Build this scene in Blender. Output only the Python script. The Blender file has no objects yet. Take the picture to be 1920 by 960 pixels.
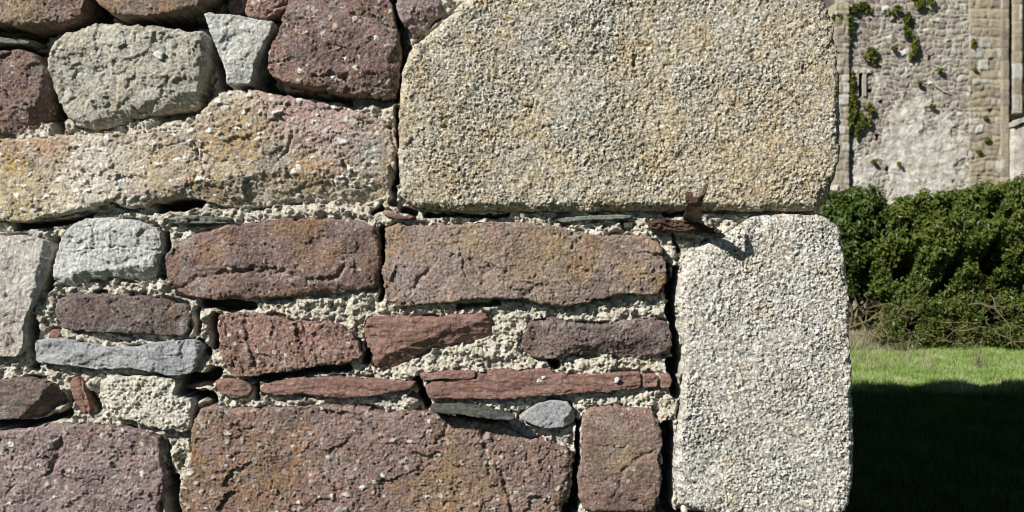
import bpy, math, random
import numpy as np
from mathutils import Vector
R = math.radians
random.seed(7)
RS = np.random.RandomState(11)
sc = bpy.context.scene
C = sc.collection
EYE = 1.6; DIST = 1.88; FPX = 1880.0

# ---------------------------------------------------------------- camera, sky, sun, exposure
cam_d = bpy.data.cameras.new('camera'); cam = bpy.data.objects.new('camera', cam_d); C.objects.link(cam)
cam.location = (0, -DIST, EYE); cam.rotation_euler = (R(90), 0, 0)
cam_d.sensor_width = 36; cam_d.lens = 36 * FPX / 1920
cam_d.clip_start = 0.05; cam_d.clip_end = 3000
cam_d.dof.use_dof = True; cam_d.dof.focus_distance = DIST; cam_d.dof.aperture_fstop = 11
sc.camera = cam
SUN = Vector((-0.60, -0.55, 0.58)).normalized()        # towards the sun
elev = math.asin(SUN.z); az = math.atan2(SUN.x, SUN.y)
w = bpy.data.worlds.new('World'); sc.world = w; w.use_nodes = True
nt = w.node_tree; bg = nt.nodes['Background']
sky = nt.nodes.new('ShaderNodeTexSky'); sky.sky_type = 'NISHITA'; sky.sun_disc = False
sky.sun_elevation = elev; sky.sun_rotation = az; sky.air_density = 0.4; sky.dust_density = 0.2; sky.ozone_density = 1.0
nt.links.new(sky.outputs[0], bg.inputs[0]); bg.inputs[1].default_value = 0.05
sd = bpy.data.lights.new('sun', 'SUN'); sd.energy = 5.0; sd.angle = R(0.5); sd.color = (1, .965, .90)
so = bpy.data.objects.new('sun', sd); C.objects.link(so); so.rotation_euler = SUN.to_track_quat('Z', 'Y').to_euler()
sc.view_settings.view_transform = 'Standard'; sc.view_settings.look = 'None'
sc.view_settings.gamma = 1; sc.view_settings.use_curve_mapping = False
sc.view_settings.exposure = 0.38
sc.render.engine = 'CYCLES'
sc.render.filter_size = 1.0 if hasattr(sc.render, 'filter_size') else 1.5; sc.cycles.filter_width = 1.0; sc.cycles.max_bounces = 4; sc.cycles.diffuse_bounces = 1

# ---------------------------------------------------------------- numeric noise
def hsh(ix, iy, s):
    ix = ix.astype(np.int64); iy = iy.astype(np.int64)
    h = (ix * 374761393 + iy * 668265263 + int(s) * 2147483647 + 1013904223) & 0xffffffff
    h = ((h ^ (h >> 13)) * 1274126177) & 0xffffffff
    h = ((h ^ (h >> 16)) * 2246822519) & 0xffffffff
    h = (h ^ (h >> 15)) & 0xffffffff
    return h.astype(np.float64) / 4294967296.0
def perlin(x, y, s):
    x0 = np.floor(x); y0 = np.floor(y); fx = x - x0; fy = y - y0
    u = fx*fx*fx*(fx*(fx*6-15)+10); v = fy*fy*fy*(fy*(fy*6-15)+10)
    def g(i, j):
        a = hsh(x0+i, y0+j, s) * 2*math.pi
        return np.cos(a)*(fx-i) + np.sin(a)*(fy-j)
    return 1.5*((g(0,0)*(1-u)+g(1,0)*u)*(1-v) + (g(0,1)*(1-u)+g(1,1)*u)*v)
def fbm(x, y, scale, octv, s, gain=.5):
    t = 0; a = 1; x = x/scale; y = y/scale
    for i in range(octv):
        t = t + a*perlin(x, y, s+i*17); x = x*2.03+5.1; y = y*2.03+9.7; a *= gain
    return t
def worley(x, y, scale, s, jit=.9, off=False):
    x = x/scale; y = y/scale; x0 = np.floor(x); y0 = np.floor(y)
    ox = np.zeros(x.shape); oy = np.zeros(x.shape)
    f1 = np.full(x.shape, 9.); f2 = np.full(x.shape, 9.); idr = np.zeros(x.shape)
    for i in (-1,0,1):
        for j in (-1,0,1):
            cx = x0+i; cy = y0+j
            px = cx+.5+jit*(hsh(cx, cy, s)-.5); py = cy+.5+jit*(hsh(cx, cy, s+91)-.5)
            d = np.hypot(px-x, py-y); r = hsh(cx, cy, s+37)
            n = d < f1
            f2 = np.where(n, f1, np.minimum(f2, d)); idr = np.where(n, r, idr); f1 = np.where(n, d, f1)
            if off: ox = np.where(n, x-px, ox); oy = np.where(n, y-py, oy)
    return (f1, f2, idr, ox, oy) if off else (f1, f2, idr)
def sstep(a, b, x):
    t = np.clip((x-a)/(b-a), 0, 1); return t*t*(3-2*t)
def terrace(n, k, sharp=.25):
    t = n*k; f = t-np.floor(t); return (np.floor(t)+sstep(.5-sharp, .5+sharp, f))/k
def chaikin(P, n=1, t=.13):
    P = np.array(P, float)
    for _ in range(n):
        Q = np.roll(P, -1, 0); P = np.stack([P*(1-t)+Q*t, P*t+Q*(1-t)], 1).reshape(-1, 2)
    return P
def sdf(x, y, P):                                       # positive inside
    d2 = np.full(x.shape, 1e12); ins = np.zeros(x.shape, bool)
    n = len(P)
    for i in range(n):
        ax, ay = P[i]; bx, by = P[(i+1) % n]
        ex, ey = bx-ax, by-ay; L = ex*ex+ey*ey
        if L < 1e-9: continue
        t = np.clip(((x-ax)*ex+(y-ay)*ey)/L, 0, 1)
        d2 = np.minimum(d2, (x-ax-t*ex)**2+(y-ay-t*ey)**2)
        if ay != by:
            c = ((ay > y) != (by > y)) & (x < (bx-ax)*(y-ay)/(by-ay)+ax)
            ins ^= c
    d = np.sqrt(d2); return np.where(ins, d, -d)
def polyline_d(x, y, pts):
    d2 = np.full(x.shape, 1e12)
    for (ax, ay), (bx, by) in zip(pts[:-1], pts[1:]):
        ex, ey = bx-ax, by-ay; L = ex*ex+ey*ey+1e-9
        t = np.clip(((x-ax)*ex+(y-ay)*ey)/L, 0, 1)
        d2 = np.minimum(d2, (x-ax-t*ex)**2+(y-ay-t*ey)**2)
    return np.sqrt(d2)

# ---------------------------------------------------------------- object helpers
def link(name, me, mat=None, parent=None):
    o = bpy.data.objects.new(name, me); C.objects.link(o)
    if mat is not None: me.materials.append(mat)
    if parent is not None: o.parent = parent
    return o
def tag(o, label=None, cat=None, group=None, kind=None):
    for k, v in (('label', label), ('category', cat), ('group', group), ('kind', kind)):
        if v: o[k] = v
    return o
def empty(name, loc=(0,0,0)):
    o = bpy.data.objects.new(name, None); C.objects.link(o); o.location = loc; o.empty_display_size = .2
    bpy.context.view_layer.update(); return o
def mesh_np(name, V, F, smooth=True, attrs=None):
    V = np.asarray(V, np.float32); F = np.asarray(F, np.int32); k = F.shape[1]
    me = bpy.data.meshes.new(name)
    me.vertices.add(len(V)); me.vertices.foreach_set('co', V.ravel())
    me.loops.add(F.size); me.loops.foreach_set('vertex_index', F.ravel())
    me.polygons.add(len(F)); me.polygons.foreach_set('loop_start', np.arange(0, F.size, k, dtype=np.int32))
    me.polygons.foreach_set('loop_total', np.full(len(F), k, np.int32))
    me.polygons.foreach_set('use_smooth', np.full(len(F), smooth, bool))
    if attrs:
        for a, v in attrs.items():
            at = me.attributes.new(a, 'FLOAT', 'POINT'); at.data.foreach_set('value', np.asarray(v, np.float32).ravel())
    me.update(calc_edges=True); me.validate(); return me
def grid_mesh(name, X, Y, Z, keep_face, attrs=None, smooth=True, flip=False):
    """X,Y,Z world arrays (rows, cols); keep_face bool (rows-1, cols-1)"""
    r, c = X.shape
    idx = np.arange(r*c).reshape(r, c)
    q = np.stack([idx[:-1,:-1], idx[1:,:-1], idx[1:,1:], idx[:-1,1:]], -1)[keep_face]
    if flip: q = q[:, ::-1]
    used = np.zeros(r*c, bool); used[q.ravel()] = True
    re = np.cumsum(used)-1
    V = np.stack([X.ravel(), Y.ravel(), Z.ravel()], 1)[used]
    at = {k: v.ravel()[used] for k, v in attrs.items()} if attrs else None
    return mesh_np(name, V, re[q], smooth, at)
def W(px, py, out=0.0):                                 # wall coordinates in mm -> world
    return ((px-960)/1000.0, -out/1000.0, EYE+(480-py)/1000.0)

# ---------------------------------------------------------------- materials
class NT:
    def __init__(s, name, rough=.9, spec=.25):
        s.m = bpy.data.materials.new(name); s.m.use_nodes = True; s.t = s.m.node_tree; s.N = s.t.nodes; s.L = s.t.links
        s.b = s.N['Principled BSDF']; s.b.inputs['Roughness'].default_value = rough
        s.b.inputs['Specular IOR Level'].default_value = spec
        g = s.N.new('ShaderNodeNewGeometry'); s.pos = g.outputs['Position']
    def noise(s, scale, detail=4, rough=.6, vec=None, lo=.3, hi=.7, stretch=None, dist=0):
        v = vec or s.pos
        if stretch:
            mp = s.N.new('ShaderNodeMapping'); mp.inputs['Scale'].default_value = stretch[:3]
            if len(stretch) > 3: mp.inputs['Rotation'].default_value = (0, stretch[3], 0)
            s.L.new(v, mp.inputs[0]); v = mp.outputs[0]
        n = s.N.new('ShaderNodeTexNoise'); n.inputs['Scale'].default_value = scale
        n.inputs['Detail'].default_value = detail; n.inputs['Roughness'].default_value = rough
        n.inputs['Distortion'].default_value = dist
        s.L.new(v, n.inputs['Vector'])
        r = s.N.new('ShaderNodeMapRange'); r.inputs[1].default_value = lo; r.inputs[2].default_value = hi
        s.L.new(n.outputs[0], r.inputs[0]); return r.outputs[0]
    def vor(s, scale, out='Color', rnd=1.0):
        n = s.N.new('ShaderNodeTexVoronoi'); n.inputs['Scale'].default_value = scale
        n.inputs['Randomness'].default_value = rnd
        s.L.new(s.pos, n.inputs['Vector'])
        if out == 'Color':
            sp = s.N.new('ShaderNodeSeparateColor'); s.L.new(n.outputs['Color'], sp.inputs[0]); return sp.outputs[0], n.outputs['Distance']
        return n.outputs[out]
    def attr(s, name):
        a = s.N.new('ShaderNodeAttribute'); a.attribute_name = name; return a.outputs['Fac']
    def ramp(s, fac, stops, interp='LINEAR'):
        r = s.N.new('ShaderNodeValToRGB'); r.color_ramp.interpolation = interp
        e = r.color_ramp.elements
        while len(e) < len(stops): e.new(.5)
        for el, (p, c) in zip(e, stops): el.position = p; el.color = (*c, 1)
        s.L.new(fac, r.inputs[0]); return r.outputs[0]
    def mix(s, fac, a, b, mode='MIX'):
        m = s.N.new('ShaderNodeMix'); m.data_type = 'RGBA'; m.blend_type = mode
        for v, i in ((fac, 0), (a, 6), (b, 7)):
            if isinstance(v, (int, float)): m.inputs[i].default_value = v
            elif isinstance(v, tuple): m.inputs[i].default_value = (*v, 1)
            else: s.L.new(v, m.inputs[i])
        return m.outputs[2]
    def math(s, op, a, b=0.0):
        m = s.N.new('ShaderNodeMath'); m.operation = op
        for v, i in ((a, 0), (b, 1)):
            if isinstance(v, (int, float)): m.inputs[i].default_value = v
            else: s.L.new(v, m.inputs[i])
        return m.outputs[0]
    def step(s, v, lo, hi):
        r = s.N.new('ShaderNodeMapRange'); r.inputs[1].default_value = lo; r.inputs[2].default_value = hi
        s.L.new(v, r.inputs[0]); return r.outputs[0]
    def bump(s, h, dist, strength=1.0):
        b = s.N.new('ShaderNodeBump'); b.inputs['Distance'].default_value = dist; b.inputs['Strength'].default_value = strength
        s.L.new(h, b.inputs['Height']); s.L.new(b.outputs[0], s.b.inputs['Normal'])
    def col(s, c):
        if isinstance(c, tuple): s.b.inputs['Base Color'].default_value = (*c, 1)
        else: s.L.new(c, s.b.inputs['Base Color'])
        return s.m

def granite_mat(name, warm):
    m = NT(name, .85, .3)
    cell = m.attr('cell')
    base = m.ramp(cell, [(0,(.13,.13,.13)),(.12,(.27,.265,.255)),(.28,(.47,.455,.42)),(.52,(.64,.625,.58)),(.8,(.82,.81,.78)),(1,(.96,.96,.95))])
    fine = m.noise(420, 2, .6, lo=.32, hi=.68)
    base = m.mix(.5, base, m.ramp(fine, [(0,(.34,.33,.32)),(.45,(.85,.84,.82)),(1,(1.15,1.15,1.15))]), 'MULTIPLY')
    v3, _ = m.vor(330)
    base = m.mix(.55, base, m.ramp(v3, [(0,(.35,.35,.36)),(.3,(.75,.74,.72)),(.7,(1.05,1.04,1.02)),(1,(1.3,1.3,1.3))]), 'MULTIPLY')
    big = m.noise(3.2, 5, .62, lo=.38, hi=.66); mid = m.noise(26, 4, .65, lo=.42, hi=.66)
    k = m.math('MULTIPLY', m.math('ADD', m.math('MULTIPLY', big, .75), m.math('MULTIPLY', mid, .45)), warm)
    base = m.mix(k, base, m.mix(1.0, base, (.95, .80, .54), 'MULTIPLY'))
    st = m.noise(11, 7, .78, lo=.50, hi=.66); base = m.mix(m.math('MULTIPLY', st, .38*warm+.10), base, m.mix(1.0, base, (.93,.70,.42), 'MULTIPLY'))
    sg = m.noise(2.1, 6, .7, lo=.46, hi=.64); base = m.mix(m.math('MULTIPLY', sg, .35), base, m.mix(1.0, base, (.78,.79,.80), 'MULTIPLY'))
    c2, _ = m.vor(230)
    och = m.math('MULTIPLY', m.step(c2, .80, .88), m.step(mid, .15, .7))
    base = m.mix(m.math('MULTIPLY', och, .45+.2*warm), base, (.50,.33,.13))
    grey = m.noise(7, 4, .6, lo=.56, hi=.74)
    base = m.mix(m.math('MULTIPLY', grey, .45), base, m.mix(1.0, base, (.62,.66,.68), 'MULTIPLY'))
    blk = m.step(c2, .05, .03)
    base = m.mix(blk, base, (.12,.115,.11))
    if warm > .5: base = m.mix(1.0, base, (.88,.86,.81), 'MULTIPLY')
    m.bump(m.math('ADD', fine, m.noise(900, 2, .6)), .0006, .9)
    return m.col(base)

def sand_mat(name, c0, c1, ochre=.3, grey=.3, speck=.5, pink=.2, dark=.25, fs=1.0, seedoff=0.0, streak=None, stains=(), mott=.8, pebl=0):
    m = NT(name, .92, .2); wpos = m.pos
    if seedoff:
        mp = m.N.new('ShaderNodeMapping'); mp.inputs['Location'].default_value = (seedoff, seedoff*.7, seedoff*1.3); m.L.new(m.pos, mp.inputs[0]); m.pos = mp.outputs[0]
    a = m.noise(14, 6, .72, lo=.34, hi=.66, stretch=streak)
    base = m.mix(a, c0, c1)
    g = m.noise(190*fs, 4, .75, lo=.30, hi=.70)
    base = m.mix(.85, base, m.ramp(g, [(0,(.34,.33,.33)),(.45,(.85,.85,.85)),(.75,(1.1,1.08,1.05)),(1,(1.6,1.55,1.5))]), 'MULTIPLY')
    o = m.math('MULTIPLY', m.noise(9, 5, .7, lo=.5, hi=.68), ochre)
    base = m.mix(o, base, m.mix(g, (.22,.12,.035), (.48,.30,.10)))
    gr = m.math('MULTIPLY', m.noise(22, 6, .75, lo=.52, hi=.68), grey)
    base = m.mix(gr, base, m.mix(g, (.16,.155,.15), (.46,.45,.43)))
    p = m.math('MULTIPLY', m.noise(17, 5, .7, lo=.55, hi=.7), pink)
    base = m.mix(p, base, (.45,.26,.24))
    mo = m.noise(75, 6, .82, lo=.53, hi=.60)
    base = m.mix(m.math('MULTIPLY', mo, mott), base, m.mix(1.0, base, (.50,.46,.44), 'MULTIPLY'))
    mo2 = m.noise(110, 5, .8, lo=.55, hi=.62, stretch=(1.1,1,1.3))
    base = m.mix(m.math('MULTIPLY', mo2, mott*.75), base, m.mix(1.0, base, (1.65,1.6,1.55), 'MULTIPLY'))
    mo3 = m.noise(24, 7, .8, lo=.52, hi=.60)
    base = m.mix(m.math('MULTIPLY', mo3, mott*.7), base, m.mix(1.0, base, (.68,.68,.72), 'MULTIPLY'))
    for (qx, qy, qr, qc, qs) in stains:                 # lichen and iron stains at their places on the stone
        v = m.N.new('ShaderNodeVectorMath'); v.operation = 'DISTANCE'; w_ = W(qx, qy, 15); v.inputs[1].default_value = w_; m.L.new(wpos, v.inputs[0])
        dd = m.math('ADD', m.math('DIVIDE', v.outputs['Value'], qr/1000.0), m.math('MULTIPLY', m.noise(30, 5, .75, lo=.25, hi=.75), 1.1))
        base = m.mix(m.math('MULTIPLY', m.step(dd, 1.65, .75), qs*.62), base, m.mix(g, tuple(k*.6 for k in qc), tuple(min(1, k*1.35) for k in qc)))
    d = m.math('MULTIPLY', m.noise(60, 5, .7, lo=.58, hi=.72), dark)
    base = m.mix(d, base, (.05,.042,.04))
    c2, ds = m.vor(95); c3, ds3 = m.vor(230)
    sp = m.math('MULTIPLY', m.math('MULTIPLY', m.step(c2, .93, .95), m.step(ds, .42, .30)), speck)
    base = m.mix(sp, base, (.74,.70,.66))
    sp3 = m.math('MULTIPLY', m.math('MULTIPLY', m.step(c3, .90, .93), m.step(ds3, .45, .3)), min(1, speck*1.1))
    base = m.mix(sp3, base, (.60,.55,.50))
    sp2 = m.math('MULTIPLY', m.step(c2, .06, .03), m.step(ds, .5, .35))
    base = m.mix(m.math('MULTIPLY', sp2, dark*2), base, (.10,.10,.11))
    base = m.mix(m.attr('peb'), base, m.ramp(m.math('ADD', m.attr('cell'), pebl), [(0,(.14,.14,.15)),(.25,(.30,.21,.19)),(.5,(.36,.34,.32)),(.75,(.50,.42,.35)),(.9,(.62,.58,.53)),(1,(.84,.82,.78))]))
    m.bump(m.math('ADD', g, m.math('MULTIPLY', m.noise(480, 3, .7), .6)), .0012, 1.0)
    return m.col(base)

M = {}
M['granite_warm'] = granite_mat('granite_buff', .62)
M['granite_white'] = granite_mat('granite_white', .16)
M['purple'] = sand_mat('sandstone_purple', (.19,.125,.115), (.34,.245,.22), .45, .6, .5, .35, .35)
M['purple2'] = sand_mat('sandstone_violet', (.25,.185,.185), (.42,.335,.325), .2, .6, .6, .45, .4, seedoff=3.3)
M['brown'] = sand_mat('sandstone_brown', (.20,.135,.115), (.35,.245,.205), .45, .6, .45, .35, .4, seedoff=5.1, stains=((50,20,45,(.40,.34,.15),.5),(480,910,150,(.29,.18,.09),.6),(700,790,150,(.34,.24,.23),.7),(950,860,130,(.31,.22,.20),.6),(1165,850,60,(.33,.28,.16),.6),(860,920,120,(.36,.25,.10),.5)))
M['darkbrown'] = sand_mat('sandstone_dark', (.14,.105,.098), (.27,.215,.20), .3, .75, .25, .2, .35, seedoff=7.7)
M['orange'] = sand_mat('sandstone_gold', (.25,.19,.165), (.40,.31,.25), .7, .7, .3, .4, .35, seedoff=9.9, stains=((885,450,45,(.42,.32,.16),.6),(1190,510,36,(.46,.33,.13),.6),(780,500,90,(.34,.28,.28),.8),(1010,480,70,(.40,.32,.18),.5)))
M['red'] = sand_mat('slate_red', (.225,.13,.108), (.335,.205,.172), .12, .2, .10, .1, .12, .8, seedoff=2.2, streak=(1,1,4), mott=.3)
M['redgrain'] = sand_mat('sandstone_red', (.25,.145,.115), (.42,.29,.24), .3, .35, .7, .45, .35, seedoff=4.4)
M['conglo'] = sand_mat('conglomerate_tan', (.50,.42,.31), (.68,.62,.51), .7, .4, .8, .45, .35, seedoff=6.1, stains=((105,268,50,(.50,.25,.13),1.3),(25,300,22,(.50,.34,.12),1.1),(600,215,120,(.47,.31,.29),1.35),(450,265,75,(.44,.30,.15),1.2),(180,330,110,(.76,.71,.62),1.0),(560,320,60,(.44,.32,.18),1.0),(690,285,50,(.30,.31,.31),1.2),(520,300,38,(.30,.31,.31),.9),(345,268,26,(.40,.42,.44),1.1),(60,380,80,(.60,.50,.30),1.0),(300,300,60,(.55,.42,.24),.8)), mott=.75, pebl=.25)
M['limegreen'] = sand_mat('limestone_green', (.43,.415,.345), (.60,.58,.51), .3, .4, .08, .05, .25, .8, seedoff=8.8, mott=.45)
M['limegrey'] = sand_mat('limestone_grey', (.50,.505,.48), (.66,.67,.65), .14, .25, .12, .03, .15, .8, seedoff=1.7, mott=.3)
M['limeblue'] = sand_mat('limestone_blue', (.36,.37,.385), (.50,.515,.53), .12, .2, .15, .05, .12, 1.3, seedoff=12.1, mott=.3)
M['limepink'] = sand_mat('limestone_pinkish', (.52,.48,.43), (.68,.65,.61), .25, .25, .15, .3, .12, .8, seedoff=14.2, mott=.3)
M['pale'] = sand_mat('roughcast_cream', (.60,.57,.47), (.76,.73,.64), .12, .25, .3, .05, .12, 1.1, seedoff=16.2, mott=.3)
M['slate'] = sand_mat('slate_dark', (.065,.072,.068), (.15,.16,.145), .12, .25, .1, 0, .2, .6, seedoff=18.2, streak=(1,1,9), mott=.3)
M['slategreen'] = sand_mat('slate_green', (.16,.18,.15), (.27,.29,.25), .12, .3, .1, 0, .2, .6, seedoff=19.2, streak=(1,1,9), mott=.45)
def mortar_mat():
    m = NT('lime_mortar', .95, .15)
    a = m.noise(30, 6, .7, lo=.35, hi=.65)
    base = m.mix(a, (.64,.59,.485), (.86,.815,.71))
    g = m.noise(260, 4, .75, lo=.3, hi=.7)
    base = m.mix(.8, base, m.ramp(g, [(0,(.4,.39,.36)),(.5,(.92,.91,.89)),(1,(1.4,1.4,1.36))]), 'MULTIPLY')
    base = m.mix(m.math('MULTIPLY', m.noise(18, 4, .7, lo=.54, hi=.7), .5), base, (.42,.35,.20))
    c2, ds = m.vor(120)
    base = m.mix(m.math('MULTIPLY', m.step(c2, .88, .9), m.step(ds, .5, .38)), base, (.80,.78,.72))
    base = m.mix(m.math('MULTIPLY', m.step(c2, .08, .06), m.step(ds, .45, .35)), base, (.30,.22,.14))
    base = m.mix(m.attr('peb'), base, m.ramp(m.attr('cell'), [(0,(.25,.24,.22)),(.4,(.48,.44,.36)),(.7,(.62,.6,.55)),(1,(.8,.78,.72))]))
    base = m.mix(m.attr('deep'), base, (.085,.075,.06))     # shade painted dark into the holes where mortar is missing
    m.bump(m.math('ADD', g, m.noise(600, 3, .7)), .0013, 1.0)
    return m.col(base)
M['mortar'] = mortar_mat()

# ---------------------------------------------------------------- stone surfaces (height in mm) -> (h, cell, peb)
def surf(kind, x, y, s):
    z = np.zeros_like(x)
    if kind == 'granite':
        wx = x+1.6*fbm(x, y, 6, 2, s+3); wy = y+1.6*fbm(x, y, 6, 2, s+5)
        f1, f2, c, ox, oy = worley(wx, wy, 4.3, s, .95, True)
        g1, g2, c2, px, py = worley(wx+50, wy, 9.5, s+8, .95, True)
        a1 = hsh(np.floor(c*9973), np.floor(c*331), s+2)*6.283; a2 = hsh(np.floor(c2*9973), np.floor(c2*331), s+4)*6.283
        rough_ = .75+.5*sstep(-.4, .5, fbm(x, y, 120, 3, s+31))
        h = 1.7*(c-.5) + 1.2*sstep(0, .34, f2-f1) + 2.2*(ox*np.cos(a1)+oy*np.sin(a1)) + 1.5*(c2-.5)*sstep(0, .3, g2-g1) \
            + 1.9*(px*np.cos(a2)+py*np.sin(a2)) - 1.5*sstep(.35, .8, fbm(x, y, 11, 3, s+12))
        h = h*rough_ + 1.0*fbm(x, y, 22, 3, s+2) + 2.6*fbm(x, y, 110, 3, s+1) - 3*sstep(.55, .8, fbm(x, y, 38, 3, s+17))
        return h*.92, np.clip(.7*c+.3*hsh(np.floor(c*997), np.floor(c2*991), s), 0, 1), z
    if kind in ('sand', 'conglo', 'sandv'):
        sx, sy = (48, 34) if kind != 'sandv' else (20, 60)
        ca, sa = math.cos(.35*math.sin(s)), math.sin(.35*math.sin(s))
        xr = x*ca+y*sa; yr = y*ca-x*sa
        wx = (xr+8*fbm(x, y, 28, 3, s+21)+2.2*fbm(x, y, 7, 2, s+25))*40/sx; wy = (yr+8*fbm(x, y, 28, 3, s+22)+2.2*fbm(x, y, 7, 2, s+26))*40/sy
        def split(sc_, sd, gr, lift):
            f1, f2, c, ox, oy = worley(wx, wy, sc_, s+sd, .95, True)
            a = hsh(np.floor(c*9973), np.floor(c*331), s+sd+2)*6.283; g = .3+.9*hsh(np.floor(c*7919), np.floor(c*733), s+sd+3)
            return gr*g*(ox*np.cos(a)+oy*np.sin(a)) + lift*(c-.5), c
        h1, c1 = split(62, 6, 5.0, 3.4); h2, c2_ = split(24, 16, 2.6, 1.7); h3, c = split(8.5, 26, 1.5, 1.0)
        am = .35+.65*sstep(-.3, .4, fbm(x, y, 70, 2, s+15))
        h = h1 + 3*fbm(x, y, 90, 2, s) + am*(h2+h3)*(1.35 if kind == 'sandv' else 1)
        h -= 3.5*am*sstep(.45, .75, fbm(x, y, 15, 3, s+10, .6))
        h += 1.3*fbm(x, y, 4.2, 2, s+11, .7) + 1.0*fbm(x, y, 11, 3, s+12, .6)
        if kind != 'conglo': return h*.95, c, z
        wx2 = x+4*fbm(x, y, 12, 2, s+41); wy2 = y+4*fbm(x, y, 12, 2, s+42)
        f1, f2, c = worley(wx2, wy2*1.3, 15, s+7)
        rad = .12+.42*hsh(np.floor(c*9973), np.floor(c*7919), s)
        on = hsh(np.floor(c*9973), np.floor(c*3571), s+5) > (.42 if s == 1414 else .66)
        p = sstep(rad, rad*.75, f1)*on
        h += p*2.4*np.sqrt(np.clip(1-(f1/rad)**2, 0, 1))*np.where(c > .4, 1, .6)
        pit = sstep(.2, .0, f1)*(hsh(np.floor(c*9973), np.floor(c*1571), s+5) < .14)*(~on)
        h -= 5*pit
        return h, c, p*.85
    if kind == 'lime':
        wx = x+12*fbm(x, y, 50, 3, s+21); wy = y+12*fbm(x, y, 50, 3, s+22)
        n = fbm(wx, wy*1.3, 80, 3, s, .45)+.02*fbm(x, y, 9, 3, s+12); n2 =  fbm(wx, wy, 26, 3, s+2, .5)
        h = 4*terrace(n, 1.6, .07) + 2.5*n + 1.6*terrace(n2, 1.6, .06) + .8*fbm(x, y, 12, 3, s+3, .6) + 1.1*fbm(x, y, 4.4, 2, s+13, .7)
        f1, f2, c = worley(wx, wy, 38, s+8)
        h -= 2.4*sstep(.07, .0, f2-f1)*(hsh(np.floor(c*997), np.floor(c*331), s) > .6)
        h -= 2.5*sstep(.45, .7, fbm(x, y, 20, 3, s+61))
        f1, f2, c, ox, oy = worley(wx, wy, 44, s+5, .95, True); a = c*6.283
        h += 3.2*(ox*np.cos(a*7)+oy*np.sin(a*7)) + 1.5*(c-.5) + 1.0*fbm(x, y, 24, 4, s+66, .55)
        return h, c, z
    if kind == 'slate':
        wy = y+3*fbm(x, y, 70, 2, s+2)
        n = fbm(x/5, wy, 9, 4, s, .6)
        n = fbm(x/6, wy, 13, 3, s, .5); h = 2.6*terrace(n, 1.4, .12)+.8*n + 4*terrace(fbm(x, y*1.6, 46, 3, s+5), 1.6, .12) + 1.6*fbm(x, y, 30, 2, s+7) + .9*fbm(x, y, 5, 3, s+8)
        return h, z+.5, z
    if kind == 'rough':
        f1, f2, c = worley(x+2*fbm(x, y, 9, 2, s), y, 8.5, s+1)
        h = 3.4*sstep(0, .6, f2-f1)*(.4+c) + 3.5*fbm(x, y, 26, 3, s+2) + 1.2*fbm(x, y, 4, 2, s+4)
        return h, c, z
    if kind == 'mortar':
        wx = x+5*fbm(x, y, 14, 2, s+31); wy = y+5*fbm(x, y, 14, 2, s+32)
        f1, f2, c = worley(wx, wy, 9, s+1)
        g1, g2, c2 = worley(wx, wy, 4.2, s+2)
        h = 5.5*(c-.45)*sstep(0, .3, f2-f1) + 3.8*(c2-.4)*sstep(0, .35, g2-g1) + 9*fbm(x, y, 36, 4, s+5, .55) + 2.0*fbm(x, y, 5, 2, s+6) - 7*sstep(.25, .6, fbm(x, y, 15, 3, s+9, .6))
        p = ((hsh(np.floor(c*9973), np.floor(c*773), s) > .86) & (f1 < .36)).astype(float)
        return h + p*1.5, c, p*.8
    raise ValueError(kind)

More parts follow.
